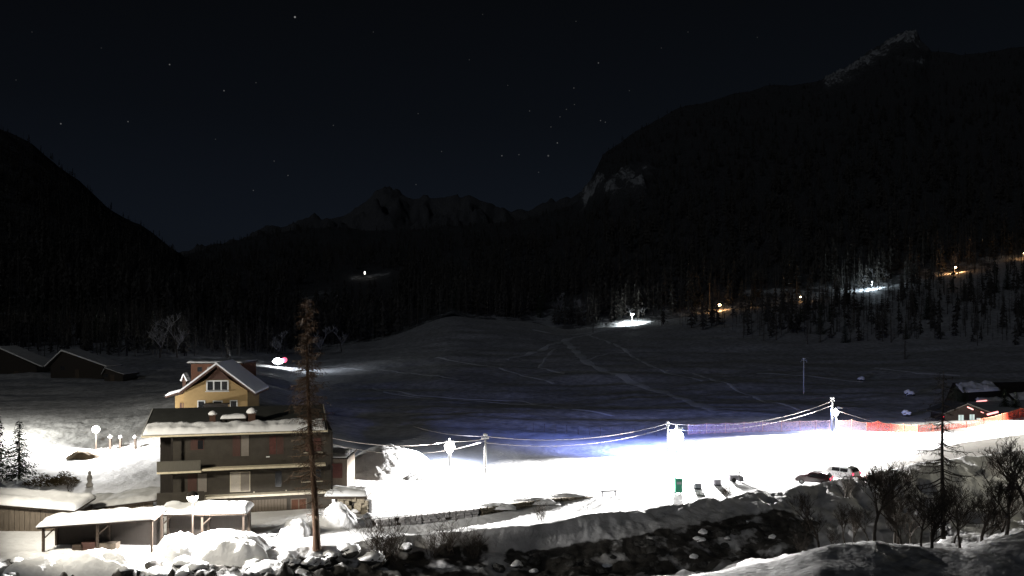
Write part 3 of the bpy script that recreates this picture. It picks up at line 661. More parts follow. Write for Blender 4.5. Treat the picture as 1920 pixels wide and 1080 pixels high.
# balcony slabs, columns, panels
b_ = MB(); b_.box(3.55, Wd - .6, -1.0, -.002, 7.05, 7.22); b_.build('balcony_slab', M['slab'], house)
b_ = MB(); b_.box(0, 3.54, -1.12, -.002, 6.96, 7.12); b_.build('balcony_slab', M['slab'], house)
b_ = MB(); b_.box(3.8, Wd + .1, -1.0, -.002, 4.62, 4.80); b_.build('balcony_slab', M['white'], house)
b_ = MB(); b_.box(0, 3.8, -1.12, -1.02, 4.3, 5.35); b_.build('balcony_panel', M['wall'], house)
b_ = MB(); b_.box(0, 3.5, -1.12, -1.06, 7.14, 7.95); b_.build('balcony_panel', M['rail'], house)
b_ = MB(); b_.box(0, 3.5, -1.15, -1.03, 7.96, 8.02); b_.build('handrail', M['rail'], house)
for x in (1.1, 14.45):
    b_ = MB(); b_.box(x, x + .16, -.99, -.83, 4.81, 7.04); b_.box(x, x + .16, -.99, -.83, 7.23, 10.05); b_.build('column', M['wall_dark'], house)
def window(x, z, w, h, fill, parent, frame='wall_dark', y=-.03, mull=1, sill=None, name='window', fr=.07):
    f_ = MB(); f_.box(x, x + w, y, y + .028, z, z + fr); f_.box(x, x + w, y, y + .028, z + h - fr, z + h); f_.box(x, x + fr, y, y + .028, z + fr, z + h - fr); f_.box(x + w - fr, x + w, y, y + .028, z + fr, z + h - fr)
    for k in range(mull): xm = x + w * (k + 1) / (mull + 1); f_.box(xm - fr/2, xm + fr/2, y, y + .028, z + fr, z + h - fr)
    o = f_.build(name, M[frame], parent)
    for k in range(mull + 1):
        xa = x + w * k / (mull + 1) + fr * .6; xb = x + w * (k + 1) / (mull + 1) - fr * .6
        g_ = MB(); g_.box(xa, xb, y + .012, y + .026, z + fr, z + h - fr); g_.build('pane', M[fill[k % len(fill)]], o)
    if sill: s_ = MB(); s_.box(x - .1, x + w + .1, y - .12, y, z - .08, z); s_.build('sill', M[sill], o)
    return o
# upper floor
window(2.6, 8.75, 1.1, .9, ['shutter', 'glass'], house, 'shutter')
window(6.0, 8.0, 1.5, 1.95, ['shutter', 'curtain'], house, 'wall', mull=1)
window(9.1, 8.05, 1.35, 1.75, ['door_red', 'shutter'], house, 'wall')
window(12.2, 8.2, 1.5, 1.3, ['door_red'], house, 'wall_dark', sill='white', mull=1)
b_ = MB(); b_.box(8.9, 9.2, -.99, -.95, 8.02, 8.10); b_.build('snow_patch', M['snow'], house)
# middle floor
window(2.3, 5.0, 1.7, 1.75, ['shutter', 'curtain'], house, 'wall')
M['curtain_pale'] = mat('bright pale blind', (.46, .42, .37), .8, .2, 3)  # paler blind colour for a single window
window(5.85, 4.95, 1.7, 1.75, ['curtain_pale', 'curtain'], house, 'white', fr=.06)
window(9.0, 5.15, 1.9, 1.55, ['wall', 'glass', 'wall'], house, 'wall', mull=2)
window(12.0, 5.6, 1.7, 1.1, ['wall', 'glass'], house, 'wall', sill='white')
for x in (7.9, 10.6): b_ = MB(); b_.lathe([(.05, 0), (.08, .05), (.03, .1)], (x, -1.0, 5.0), 8); b_.build('flower_pot', M['white'], house)
# ground floor: garage boards
for i in range(14):
    b_ = MB(); b_.box(6.9 + i * .27, 7.14 + i * .27, -.05, -.005 - .004 * (i % 3), 2.3, 4.15); b_.build('plank', M['plank'], house)
window(11.0, 3.0, 1.4, 1.1, ['orange_wall'], house, 'plank', mull=1)
# chimneys and skylight box on the roof
def chimney(x, y, w, h, sr):
    z = rz(y) - .2; k = MB(); k.box(x - w/2, x + w/2, y - w/2, y + w/2, z, z + h); k.box(x - w/2 - .06, x + w/2 + .06, y - w/2 - .06, y + w/2 + .06, z + h, z + h + .08)
    o = k.build('chimney', M['brown'], roof)
    s_ = MB(); s_.lathe([(w * .62, 0), (w * .78, .09), (w * .74, .2 * sr), (w * .45, .36 * sr), (.03, .45 * sr)], (x, y, z + h + .082), 12); s_.build('snow_cap', M['roofsnow'], house, True)
chimney(4.35, 1.0, .5, 1.0, .85); chimney(7.65, 1.2, .62, 1.0, 1.15)
b_ = MB(); b_.box(4.95, 7.25, 1.3, 2.2, rz(1.3) - .1, rz(1.3) + .42); sk = b_.build('dormer', M['wall_dark'], house)
snow_slab(5.0, 7.2, .9, 2.25, lambda x, y: rz(1.3) + .44, .34, 8, 24, 8, .15).build('dormer_snow', M['roofsnow'], house, True)
for x in (5.2, 6.1, 7.0): b_ = MB(); b_.box(x - .05, x + .05, 1.0, 1.1, rz(1.0), rz(1.3) + .43); b_.build('strut', M['wall_dark'], house)

# ---------------------------------------------------------------- yellow gabled house behind
yc = P2(395, 112, 0)
yh = thing('gabled_house', (yc.x, yc.y, 0), 'ochre yellow gabled house with white triple window behind the long dark roof', 'house', rot=R(6))
k = 112 / F
def yx(px): return (px - 395) * k
def yz(py): return CZ - (py - H0) * k
wl, wr, wp = yx(346), yx(462), yx(408)
b_ = MB(); b_.prism([(wl, 6.5), (wr, 6.5), (wr, yz(742)), (wr, yz(733)), (yx(430), yz(712)), (yx(386), yz(712)), (wl, yz(733))], 0, 8.5); b_.build('wall', M['yellow'], yh)
b_ = MB(); b_.prism([(yx(386), yz(711.8)), (yx(430), yz(711.8)), (wp, yz(690))], -.02, 8.4); b_.build('gable_board', M['brown'], yh)
b_ = MB(); b_.prism([(yx(328), 6.5), (wl - .01, 6.5), (wl - .01, yz(738)), (yx(328), yz(743))], .6, 7.5); b_.build('side_wing', M['yellow'], yh)
for sgn, xe, ze in ((-1, yx(340), yz(735)), (1, yx(479), yz(738))):
    xr, zr = wp, yz(683); th = .26
    pts_ = [(xr, zr), (xe, ze), (xe, ze - th), (xr, zr - th)]
    b_ = MB(); b_.prism(pts_ if sgn < 0 else pts_[::-1], -.9, 9.2); rf = b_.build('roof', M['brown'], yh)
    pts2 = [(xr, zr + .26), (xe, ze + .24), (xe - sgn * 0, ze + .02), (xr, zr + .02)]
    b_ = MB(); b_.prism(pts2 if sgn < 0 else pts2[::-1], -.93, 9.1); b_.build('roof_snow', M['roofsnow'], yh)
b_ = MB(); b_.prism([(yx(342), yz(733)), (yx(315), yz(742)), (yx(315), yz(745)), (yx(342), yz(736.5))], -.6, 8.3); b_.build('porch_roof', M['brown'], yh)
b_ = MB(); b_.prism([(yx(342), yz(729)), (yx(322), yz(734)), (yx(315), yz(740)), (yx(315), yz(741.8)), (yx(342), yz(732.8))], -.62, 8.2); b_.build('porch_snow', M['roofsnow'], yh)
b_ = MB(); b_.box(yx(332), yx(338), 3.2, 4.6, yz(735), yz(709)); b_.build('dormer', M['brown'], yh)
b_ = MB(); b_.prism([(yx(328), yz(716)), (yx(334), yz(702)), (yx(341), yz(716)), (yx(339), yz(718)), (yx(334), yz(706)), (yx(330), yz(718))], 3.0, 4.8); b_.build('dormer_snow', M['roofsnow'], yh)
window(yx(387), yz(733.5), 2.75, 1.38, ['glass'], yh, 'trim', y=-.06, mull=2, sill='trim', fr=.16)
window(yx(371), yz(775), .95, 1.65, ['glass'], yh, 'trim', y=-.06, mull=0, fr=.12)
window(yx(430), yz(775), .95, 1.65, ['glass'], yh, 'trim', y=-.06, mull=0, fr=.12)
window(yx(399), yz(775), 1.2, 1.6, ['glass'], yh, 'trim', y=-.06, mull=0, fr=.1)
window(yx(336), yz(768), .4, .9, ['shutter'], yh, 'yellow', y=.55, mull=0, fr=.06); window(yx(343) - .15, yz(768), .3, .9, ['shutter'], yh, 'yellow', y=.55, mull=0, fr=.05)
b_ = MB(); b_.box(yx(386), yx(430), -1.1, -.08, yz(757), yz(755.5)); b_.box(yx(386), yx(430), -1.1, -1.05, yz(775), yz(757)); b_.build('balcony', M['wall_dark'], yh)
b_ = MB(); b_.lathe([(.3, 0), (.32, .5), (.2, .7)], (yx(376), 5, yz(702)), 10); b_.build('chimney', M['dim_snow'], yh)

def cube_house(name, pxl, pxr, pytop, pyeave, pybase, Y, label, wallm, snowm, dep=7, rot=0, ridge_px=None, th=.3, chim=False):
    k = Y / F; cxp = (pxl + pxr) / 2; o = thing(name, (P2(cxp, Y, 0).x, Y, 0), label, 'house', rot=rot)
    X = lambda p: (p - cxp) * k; Z = lambda p: CZ - (p - H0) * k
    rp = ridge_px or cxp; inn = (pxr - pxl) * .08
    b_ = MB(); b_.prism([(X(pxl + inn), Z(pybase) - 1), (X(pxr - inn), Z(pybase) - 1), (X(pxr - inn), Z(pyeave) + .05), (X(rp), Z(pytop) - .25), (X(pxl + inn), Z(pyeave) + .05)], .5, dep); b_.build('wall', wallm, o)
    for xe, s in ((X(pxl), -1), (X(pxr), 1)):
        pr = [(X(rp), Z(pytop)), (xe, Z(pyeave)), (xe, Z(pyeave) - .2), (X(rp), Z(pytop) - .2)]
        b_ = MB(); b_.prism(pr if s < 0 else pr[::-1], 0, dep + .5); b_.build('roof', M['wall_dark'], o)
        pr = [(X(rp), Z(pytop) + th), (xe, Z(pyeave) + th * .8), (xe, Z(pyeave) + .01), (X(rp), Z(pytop) + .01)]
        b_ = MB(); b_.prism(pr if s < 0 else pr[::-1], -.06, dep + .4); b_.build('roof_snow', snowm, o)
    w_ = (pxr - pxl) * k
    window(X(rp) - .5, Z(pyeave) - .7, 1.0, .9, ['glass'], o, 'wall_dark', y=.46, mull=1)
    b_ = MB(); b_.box(X(rp) + w_ * .2, X(rp) + w_ * .2 + .9, .44, .49, Z(pybase) - 1, Z(pybase) + 1.0); b_.build('door', M['wood_post'], o)
    return o
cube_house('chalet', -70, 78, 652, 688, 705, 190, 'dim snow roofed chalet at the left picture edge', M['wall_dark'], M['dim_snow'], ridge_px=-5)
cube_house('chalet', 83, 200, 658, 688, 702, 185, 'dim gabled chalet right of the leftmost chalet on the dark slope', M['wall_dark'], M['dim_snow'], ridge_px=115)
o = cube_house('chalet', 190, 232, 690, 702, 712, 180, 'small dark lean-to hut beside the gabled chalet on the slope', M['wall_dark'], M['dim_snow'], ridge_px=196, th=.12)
# rust brown flat roofed block behind the yellow house
fb = thing('flat_roofed_house', (P2(405, 128, 0).x, 128, 0), 'rust brown flat roofed house behind the yellow gabled house', 'house'); k = 128 / F
b_ = MB(); b_.box(-47*k, 49*k, 0, 7, 5, CZ - (682 - H0) * k); b_.build('wall', M['orange_wall'], fb)
b_ = MB(); b_.box(-52*k, 51*k, -.5, 7.4, CZ - (682 - H0) * k + .002, CZ - (680 - H0) * k); b_.build('roof', M['wall_dark'], fb)
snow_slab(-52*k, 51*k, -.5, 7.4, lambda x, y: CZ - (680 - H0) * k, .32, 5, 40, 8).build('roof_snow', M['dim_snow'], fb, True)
b_ = MB(); b_.tube([(1.4, 2, CZ - (682 - H0) * k), (1.4, 2, CZ - (662 - H0) * k)], .05, 6); b_.build('mast', M['metal'], fb)
window(30*k, CZ - (697 - H0)*k, .7, .7, ['glass'], fb, 'wall_dark', mull=0)
window(-35*k, CZ - (697 - H0)*k, .7, .7, ['glass'], fb, 'wall_dark', mull=0)

# ---------------------------------------------------------------- garage right of the big house, with pyramid roofed hut behind
g = thing('garage', (P2(600, 87, 0).x, 87, 0), 'small snow roofed garage with brown red door beside the snow pile', 'garage'); k = 87 / F
X = lambda p: (p - 600) * k; Z = lambda p: CZ - (p - H0) * k
b_ = MB(); b_.box(X(596), X(651), 0, 4.2, 2.0, Z(859)); b_.build('wall', M['plank'], g)
b_ = MB(); b_.box(X(611), X(642), -.05, -.003, Z(896), Z(869)); b_.build('door', M['door_red'], g)
b_ = MB(); b_.box(X(590), X(655), -.7, 4.6, Z(859) + .003, Z(856)); b_.build('roof', M['wall_dark'], g)
snow_slab(X(601), X(652), -.72, 4.3, lambda x, y: Z(856), .34, 2, 30, 10).build('roof_snow', M['roofsnow'], g, True)
b_ = MB(); b_.lathe([(.16, 0), (.16, .3), (.24, .34), (.27, .5), (.12, .68)], (X(651), .4, Z(856) + .05), 10); b_.build('chimney', M['trim'], g, True)
g2 = thing('pyramid_roofed_hut', (P2(612, 96, 0).x, 96, 0), 'dark hut with dim pyramid roof behind the small garage', 'hut'); k = 96 / F
b_ = MB(); b_.box(-1.9, 2.3, -1.9, 1.9, 2.5, CZ - 252 * k); b_.build('wall', M['wall_dark'], g2)
b_ = MB(); zt = CZ - (824 - H0) * k; zb = CZ - (850 - H0) * k; b_.add([(-2.3, -2.3, zb), (2.7, -2.3, zb), (2.7, 2.3, zb), (-2.3, 2.3, zb), (-.6, 0, zt)], [(0,1,4),(1,2,4),(2,3,4),(3,0,4),(3,2,1,0)]); b_.build('roof', M['dim_snow'], g2)

# ---------------------------------------------------------------- low sheds at the left front
def shed(name, pl, pr, Y, pyroof_l, pyroof_r, depth, base, label, wallm, snow_th, posts=False, seed=1, dark_th=0, rot=0, cat='shed', sn='roofsnow'):
    k = Y / F; pc = (pl + pr) / 2; o = thing(name, (P2(pc, Y, 0).x, Y, 0), label, cat, rot=rot)
    x0, x1 = (pl - pc) * k, (pr - pc) * k; zl, zr_ = CZ - (pyroof_l - H0) * k, CZ - (pyroof_r - H0) * k
    zf = lambda x, y: zl + (zr_ - zl) * (x - x0) / (x1 - x0) + y * .10
    n_ = 10; b_ = MB(); V = []
    for i in range(n_ + 1):
        x = x0 + (x1 - x0) * i / n_
        V += [(x, 0, zf(x, 0)), (x, depth, zf(x, depth)), (x, 0, zf(x, 0) - .14), (x, depth, zf(x, depth) - .14)]
    Fc = []
    for i in range(n_): q = i * 4; Fc += [(q, q+4, q+5, q+1), (q+2, q+3, q+7, q+6), (q, q+2, q+6, q+4), (q+1, q+5, q+7, q+3)]
    Fc += [(0, 1, 3, 2), (n_*4, n_*4+2, n_*4+3, n_*4+1)]
    b_.add(V, Fc); b_.build('roof', M['wood_post'], o)
    snow_slab(x0 - .05, x1 + .05, -.12, depth, lambda x, y: zf(x, y) + .01, snow_th, seed, max(20, int((x1-x0) * 5)), 12, .4).build('roof_snow', M[sn], o, True)
    if posts:
        npst = max(3, int((x1 - x0) / 2.4))
        for i in range(npst):
            x = x0 + .3 + (x1 - x0 - .6) * i / (npst - 1)
            for y in (.2, depth - .3): b_ = MB(); b_.box(x - .08, x + .08, y, y + .16, base - .5, zf(x, y) - .15); b_.build('post', M['wood_post'], o)
            if i < npst - 1: b_ = MB(); b_.tube([(x + .05, .28, zf(x, 0) - .9), (x + .8, .28, zf(x, 0) - .2)], .05, 4); b_.build('brace', M['wood_post'], o)
        b_ = MB(); b_.box(x0 + .2, x1 - .2, depth - .1, depth, base - .5, zf(0, depth) - .35); b_.build('back_wall', M['wall_dark'], o)
    elif wallm:
        x = x0 + .15; i = 0; dw = .42 if name != 'canopy' else .5
        b_ = MB(); b_.box(x0 + .15, x1 - .15, .45, depth - .2, base - .5, min(zl, zr_) - .16); b_.build('wall', M['wall_dark'], o)
        while x < x1 - .4:
            b_ = MB(); b_.box(x, x + dw - .03, .36 + .012 * (i % 3), .448, base - .5, zf(x, .4) - .18); b_.build('plank', wallm, o); x += dw; i += 1
    return o
shed('shed', -60, 140, 71, 942, 958, 3.6, 2.2, 'long plank shed with snowy roof at the left picture edge', M['plank'], .38, seed=11)
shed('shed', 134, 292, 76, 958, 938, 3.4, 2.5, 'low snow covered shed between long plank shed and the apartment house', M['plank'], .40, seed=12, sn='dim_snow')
cp = shed('carport', 70, 289, 66, 989, 974, 2.4, 2.0, 'open timber carport with thick pale snow roof in front of the plank shed', None, .40, posts=True, seed=13, cat='carport')
cn = shed('canopy', 292, 462, 68.5, 965, 962, 1.9, 2.3, 'low canopy with bulging snow roof in front of the apartment house', None, .48, posts=True, seed=14, cat='canopy')
# stored things under the carport
for i, (px, wd, ht, m_) in enumerate(((170, 1.0, .8, 'shutter'), (150, .8, .6, 'wood_post'), (205, 1.3, .7, 'plank'))):
    t = thing('crate', P2(px, 67.4, 1.9), ['reddish crate standing under the carport roof', 'dark low crate left of the reddish crate under the carport', 'pale plank crate right of the reddish crate under the carport'][i], 'crate')
    b_ = MB(); b_.box(-wd/2, wd/2, -.4, .4, 0, ht + .5); b_.build('body', M[m_], t)
    for j in range(3): b_ = MB(); b_.box(-wd/2 - .02, wd/2 + .02, -.43, -.402, .15 + j * .4, .3 + j * .4); b_.build('slat', M[m_], t)

# ---------------------------------------------------------------- retaining walls
def stone_wall(pts_top, ht, label, stones_h=.24, seed=1, mm='stone', coping=True, face=-1, cov=1.):
    rg = random.Random(seed); p0 = pts_top[0]; o = thing('stone_wall', (p0.x, p0.y, 0), label, 'wall')
    cub = []
    for q in range(5):
        m_ = MB(); m_.box(-.5, .5, -.5, .5, -.5, .5, taper=.04 + .02 * q); mm_ = m_.mesh('stone'); mm_.materials.append(M[mm]); cub.append(mm_)
    bk = MB(); n = 0
    for a_, b2 in zip(pts_top[:-1], pts_top[1:]):
        d = b2 - a_; L = d.length; ang = math.atan2(d.y, d.x); u = d / L; nn = Vector((math.sin(ang), -math.cos(ang), 0))
        A = a_ - p0 + nn * -.02; B = b2 - p0 + nn * -.02; A.z = a_.z; B.z = b2.z
        bk.add([A - Vector((0,0,ht)), B - Vector((0,0,ht)), B - Vector((0,0,.05)), A - Vector((0,0,.05)), A - nn*.5 - Vector((0,0,ht)), B - nn*.5 - Vector((0,0,ht)), B - nn*.5 - Vector((0,0,.05)), A - nn*.5 - Vector((0,0,.05))],
               [(0,1,2,3),(4,7,6,5),(3,2,6,7),(0,4,5,1),(0,3,7,4),(1,5,6,2)])
        rws = max(1, int(ht / stones_h)); 
        for r_ in range(rws):
            s = rg.uniform(0, .3)
            while s < L - .3:
                w = rg.uniform(.4, .85); w = min(w, L - s)
                if rg.random() < cov and n < 290:
                    cpt = a_ + u * (s + w/2) - p0; cpt.z = (a_.z + (b2.z - a_.z) * (s + w/2) / L) - stones_h * (r_ + .5)
                    st = link('stone', cub[rg.randrange(5)], None, o, cpt + nn * rg.uniform(.06, .14), (rg.uniform(-.05, .05), rg.uniform(-.06, .06), ang + rg.uniform(-.05, .05)), (w - .04, .32, stones_h - .035)); n += 1
                s += w
    bk.build('core', M['wall_dark'], o); return o
def top(px, py, Y): return P(px, py, Y)
def wtop(px, dz=0): y = float(np.interp(px, [r[0] for r in rowH], [r[1] for r in rowH])) - .12; return P2(px, y, 3.16 + dz)
stone_wall([wtop(700, -.02), wtop(745), wtop(789), wtop(840), wtop(896)], 1.3, 'pale snow dusted retaining wall above the road beside the bare bushes', seed=4, mm='frost_stone', cov=1)
stone_wall([wtop(896), wtop(950, .02), wtop(1000), wtop(1050, -.05), wtop(1112, -.35)], .72, 'low brown stone retaining wall running up to the bright snow lot', seed=5)
stone_wall([P(628, 928, 78), P(660, 930, 78), P(692, 938, 77.5)], 1.6, 'mossy block wall under the snowy terrace right of the larch', .4, 6)
sl = snow_slab(-2.1, 1.6, -.4, 2.6, lambda x, y: 0, .45, 17, 30, 14).mesh('terrace_snow', True)
t = thing('terrace', P2(655, 78, 4.55), 'snow laden terrace on top of the block wall beside the garage', 'terrace'); link('snow', sl, M['roofsnow'], t)
b_ = MB(); b_.box(-2.1, 1.6, -.3, 2.6, -.25, .0); b_.build('slab', M['wood_post'], t)

# ---------------------------------------------------------------- snow piles
def pile(px, Y, zoff, rx, ry, h, seed, label, ridged=0., pw=1.):
    z = gz(px, Y) + zoff; me_ = mound(rx, ry, h, seed, 70 if rx > 3 else 40, ridged, pw); o = link('snow_pile', me_, M['snow'], None, P2(px, Y, z)); tag(o, label, 'snow pile'); return o
pile(728, 98.6, -.25, 6.4, 5.4, 3.1, 3, 'tall ridged snow pile heaped beside the small garage', .16, 1.25)
pile(800, 96, -.1, 3.6, 3.0, 1.0, 6, 'low smooth snow pile right of the tall ridged pile', .05)
pile(553, 71, -.1, 1.4, 1.3, 1.25, 8, 'round snow heap left of the larch trunk', .02, .7)
pile(632, 74.5, -.1, 1.9, 1.6, 1.8, 9, 'pointed snow heap right of the larch trunk', .1, 1.3)
pile(155, 104, -.2, 2.0, 1.6, 1.1, 10, 'low mound with a bare brown crest in the bright snowfield').data.materials.clear()
bpy.data.objects['snow_pile.004'].data.materials.append(mat('bare earth on mound', (.20, .14, .08), .9, .4, 3))
pile(425, 66.3, -.2, 3.3, 1.7, 1.95, 12, 'broad bright snow heap in front of the canopy', .08, .6)
pile(336, 66.0, -.2, 1.9, 1.3, 1.75, 13, 'bright snow heap at the foot of the street lamp', .08, .7)
pile(250, 63.5, -.2, 1.6, 1.2, .8, 14, 'snow heap between carport and street lamp', .1, .7)
pile(90, 63.0, -.2, 3.6, 1.4, 1.35, 15, 'long snow heap in front of the carport left end', .1, .7)
pile(185, 63.2, -.1, 3.6, 1.3, 1.4, 22, 'long lumpy snow heap hiding the foot of the carport', .15, .7)
pile(280, 64.2, -.1, 1.6, 1.0, 1.0, 23, 'rounded snow heap at the right carport corner', .15, .7)
pile(500, 64.5, -.3, 2.1, 1.4, 1.1, 16, 'bright snow heap left of the larch foot', .08, .7)
pile(1000, 83.5, -.1, 2.2, .9, .34, 18, 'lumpy snow bank at the foot of the brown stone wall', .1, .7)
pile(1060, 86, -.1, 1.9, .8, .34, 19, 'right end of the lumpy snow bank below the stone wall', .1, .7)
pile(930, 81, -.1, 1.6, .8, .34, 20, 'small snow bank in front of the stone wall left end', .1, .7)

# ---------------------------------------------------------------- boulders
rg = random.Random(8)
for i in range(26):
    px = rg.uniform(-30, 620); p = hit(px, rg.uniform(1048, 1092), 55)
    boulder((p.x, p.y, p.z - .05), rg.uniform(.35, .8), i % 6, 'snow capped boulder on the river bank along the bottom left edge', 'boulders along the lower left bank', rot=rg.uniform(0, 6), sq=rg.uniform(.7, 1))
for i in range(60):
    px = rg.uniform(930, 1530); lo = np.interp(px, [930,1185,1259,1407,1530], [1045,1012,998,970,968]); hi = np.interp(px, [930,1333,1480,1530], [1078,1078,1015,1000])
    p = hit(px, rg.uniform(lo, hi), 62)
    boulder((p.x, p.y, p.z - .1), rg.uniform(.25, .62), i % 6, 'dark boulder in the stream bed below the snow bank', 'dark boulders in the stream bed', capped=rg.random() < .3, rot=rg.uniform(0, 6), sq=rg.uniform(.6, 1))
for i, (px, py, s, lb) in enumerate([(480,1062,.75,'flat dark boulder half under snow left of the larch'),(655,1035,.9,'large round boulder right of the larch foot'),(700,1052,.95,'large dark boulder under the bare bush'),(548,985,.35,'small boulder beside the round snow heap'),
                                      (668,962,.5,'pale boulder below the block wall'),(688,972,.42,'pale boulder right below the block wall corner'),(652,975,.4,'pale boulder between block wall and pointed snow heap'),(620,1045,.6,'snow topped boulder directly right of the larch foot'),(585,1060,.7,'boulder below the larch trunk at the bottom edge'),(760,1030,.6,'grey boulder between the two bare bushes'), (200,1066,.6,'dark boulder under the carport snow heap')]):
    p = hit(px, py, 55); boulder((p.x, p.y, p.z + .1), s, i % 6, lb, None, 'rockl' if 'pale' in lb else 'rock', rot=i, sq=.75)

# ---------------------------------------------------------------- trees in view
p = hit(594, 1032, 60); T, C = larch(CZ + 45 * p.y / F - p.z, .27, 2.7, 21, 280, 1.35, 1.2)
tl = make_tree('larch', p, 'tall bare larch with orange brown twigs in front of the apartment house', 'tree', (T, C), (M['bark'], M['twig']))
tl.rotation_euler = (0, R(-2.8), 0)
T, C = larch(12.5, .17, 3.6, 34, 110, .7, .5)
pl = P(1768, 1010, 66); lt = make_tree('larch', pl, 'dark bare larch standing alone before the right end of the dirt road', 'tree', (T, C), (M['bark_g'], M['twig_g']))
bts = [bare_tree(6.6, .13, s, 5, .62, twr=.012) for s in (3, 5, 8)]
rgn = random.Random(91)
near = [(1640,1060,1.0,0,'bare dark tree with forked crown at the bottom edge below the parked cars'),(1536,1085,.75,1,'low bare tree at the bottom edge left of the forked tree'),(1728,1085,.8,2,'bare slender tree just left of the dark larch foot'),
        (1840,1030,.95,1,'bare crooked tree right of the dark larch'),(1800,1075,.8,0,'bare tree in front of the crooked tree'),(1885,1010,1.1,2,'tall bare tree near the right picture edge'),
        (1690,1000,.7,1,'small bare tree up the bank left of the dark larch'),(1925,1050,1.1,0,'bare tree cut by the right picture edge'),(1585,990,.55,2,'small bare tree on the bank below the white car')]
for i, (px, py, s, k, lb) in enumerate(near):
    Y = 64 - 2 * (py - 1000) / 80; pp = P(px, py, Y); g0 = gz(px, Y); pp.z = g0
    make_tree('bare_tree', pp, lb, 'tree', bts[k], (M['bark_g'], M['twig_g']), rot=i * 1.3, scl=s)
for i in range(16):
    px = rgn.uniform(1600, 1960); Y = rgn.uniform(60, 84); o_ = make_tree('bare_tree', P2(px, Y, gz(px, Y) - .1), 'bare young tree in the dark thicket on the bank at bottom right', 'tree', bts[i % 3], (M['bark_g'], M['twig_g']), 'young trees in the bottom right thicket', rot=rgn.uniform(0, 6), scl=rgn.uniform(.4, .95))
    o_.rotation_euler = (rgn.uniform(-.16, .16), rgn.uniform(-.16, .16), rgn.uniform(0, 6))
bsh = [bare_tree(3.6, .05, s, 4, .8, True, .011) for s in (12, 14)]
for i, (px, Y, s, lb) in enumerate([(705,67.5,1.15,'wide bare bush right of the larch below the snow terrace'),(735,68.5,1.0,'bare bush leaning against the wide bush'),(845,72,.95,'bare bush in front of the road below the lamp posts'),(885,72.5,.8,'thin bare bush right end of the roadside bushes'),
                                     (815,71,.75,'low bare bush between the two roadside bushes'),(1015,77.5,.5,'sparse bare shrub on the grey snow bank'),(1360,84.5,.45,'small bare shrub on the bank below the bins'),(1590,86,.8,'dark bare shrub on the bank below the cars'),(1650,89,.75,'dark shrub on the bank right of the white car'),(130,86,.5,'thin bare shrub beside the spruces'),
                                     (1700,91,.8,'dense shrub on the bank below the dirt road'),(1870,94,.8,'shrub on the bank at the right edge'), (1560,63,.5,'low shrub at the bottom edge beside the near bare tree'),(1505,62.5,.5,'low twiggy shrub on the near snow crest')]):
    make_tree('bare_bush', P2(px, Y, gz(px, Y) - .1), lb, 'bush', bsh[i % 2], (None, M['twig_g']), rot=i, scl=s)
T, C, Sn = spruce(6.2, 1.9, 5)
make_tree('spruce', P2(36, 92, gz(36, 92)), 'dark green spruce in front of the bright snow slope at left', 'tree', (T, C, Sn), (M['bark_g'], M['needle'], M['needle_snow']))
T, C, Sn = spruce(7.0, 2.0, 7)
make_tree('spruce', P2(-4, 90, gz(-4, 90)), 'dark spruce half cut off by the left picture edge', 'tree', (T, C, Sn), (M['bark_g'], M['needle'], M['needle_snow']))
for i, (px, Y, w, lb) in enumerate([(85, 89, 2.2, 'dark brown scrub at the foot of the spruces'), (120, 90, 1.6, 'small brown scrub on the edge of the bright snowfield')]):
    b_ = MB(); rg = random.Random(60 + i)
    for j in range(900):
        a_ = rg.uniform(0, 6.28); r_ = rg.random() ** .6 * w; q = Vector((r_ * math.cos(a_), r_ * math.sin(a_) * .6, rg.uniform(0, 1.3) * (1 - r_ / w) + .05)); d = rnd_dir(rg, rg.uniform(-.2, 1.3)) * rg.uniform(.15, .4)
        b_.add([q, q + d, q + d * .5 + Vector((.03, 0, .08))], [(0, 1, 2)])
    t = thing('scrub', P2(px, Y, gz(px, Y)), lb, 'bush'); b_.build('foliage', M['scrub'], t)
# individual trees along the wood edge and the lit hillside road
ml = [larch(14, .16, 1.9, 40 + s, 46, .7, .4) for s in range(3)]
ms = [spruce(11, 2.0, 50 + s) for s in range(2)]
mf = [bare_tree(8, .13, 70 + s, 4, .8, twr=.03) for s in range(2)]
protos = [make_tree('larch', (0, 900 + 10*i, -50), 'x', 'tree', m_, (M['bark_g'], M['twig_g'])) for i, m_ in enumerate(ml)]
pspr = [make_tree('spruce', (0, 900 + 10*i, -50), 'x', 'tree', m_, (M['bark_g'], M['needle'], M['needle_snow'])) for i, m_ in enumerate(ms)]
pfro = [make_tree('bare_tree', (0, 900 + 10*i, -50), 'x', 'tree', m_, (M['bark_g'], M['frost'])) for i, m_ in enumerate(mf)]
def roadY(px): return float(np.interp(px, [r[0] for r in rowN], [r[1] for r in rowN]))
rg = random.Random(77)
def place(pr, px, Y, scl, lb, grp):
    z = gz(px, Y) if Y < roadY(px) + 6 else CZ - 0
    if Y >= roadY(px) + 6:
        i = int(np.clip(np.searchsorted(PXC, px), 0, len(PXC)-1)); z = float(np.interp(Y, HY[:, i], HZ[:, i]))
    return dup(pr, P2(px, Y, z - .3), rg.uniform(0, 6.28), scl, lb, grp)
for i in range(60):
    px = rg.uniform(1040, 1930)
    if rg.random() < .5: Y = roadY(px) - rg.uniform(3, 40); lb, gp = 'bare dark larch in the wood just below the lit hillside road', 'trees below the lit hillside road'
    else: Y = roadY(px) + rg.uniform(12, 60); lb, gp = 'bare dark larch in the wood above the lit hillside road', 'trees above the lit hillside road'
    if 1150 < px < 1215 and 'below' in lb: continue
    place(protos[i % 3], px, Y, rg.uniform(.7, 1.25), lb, gp)
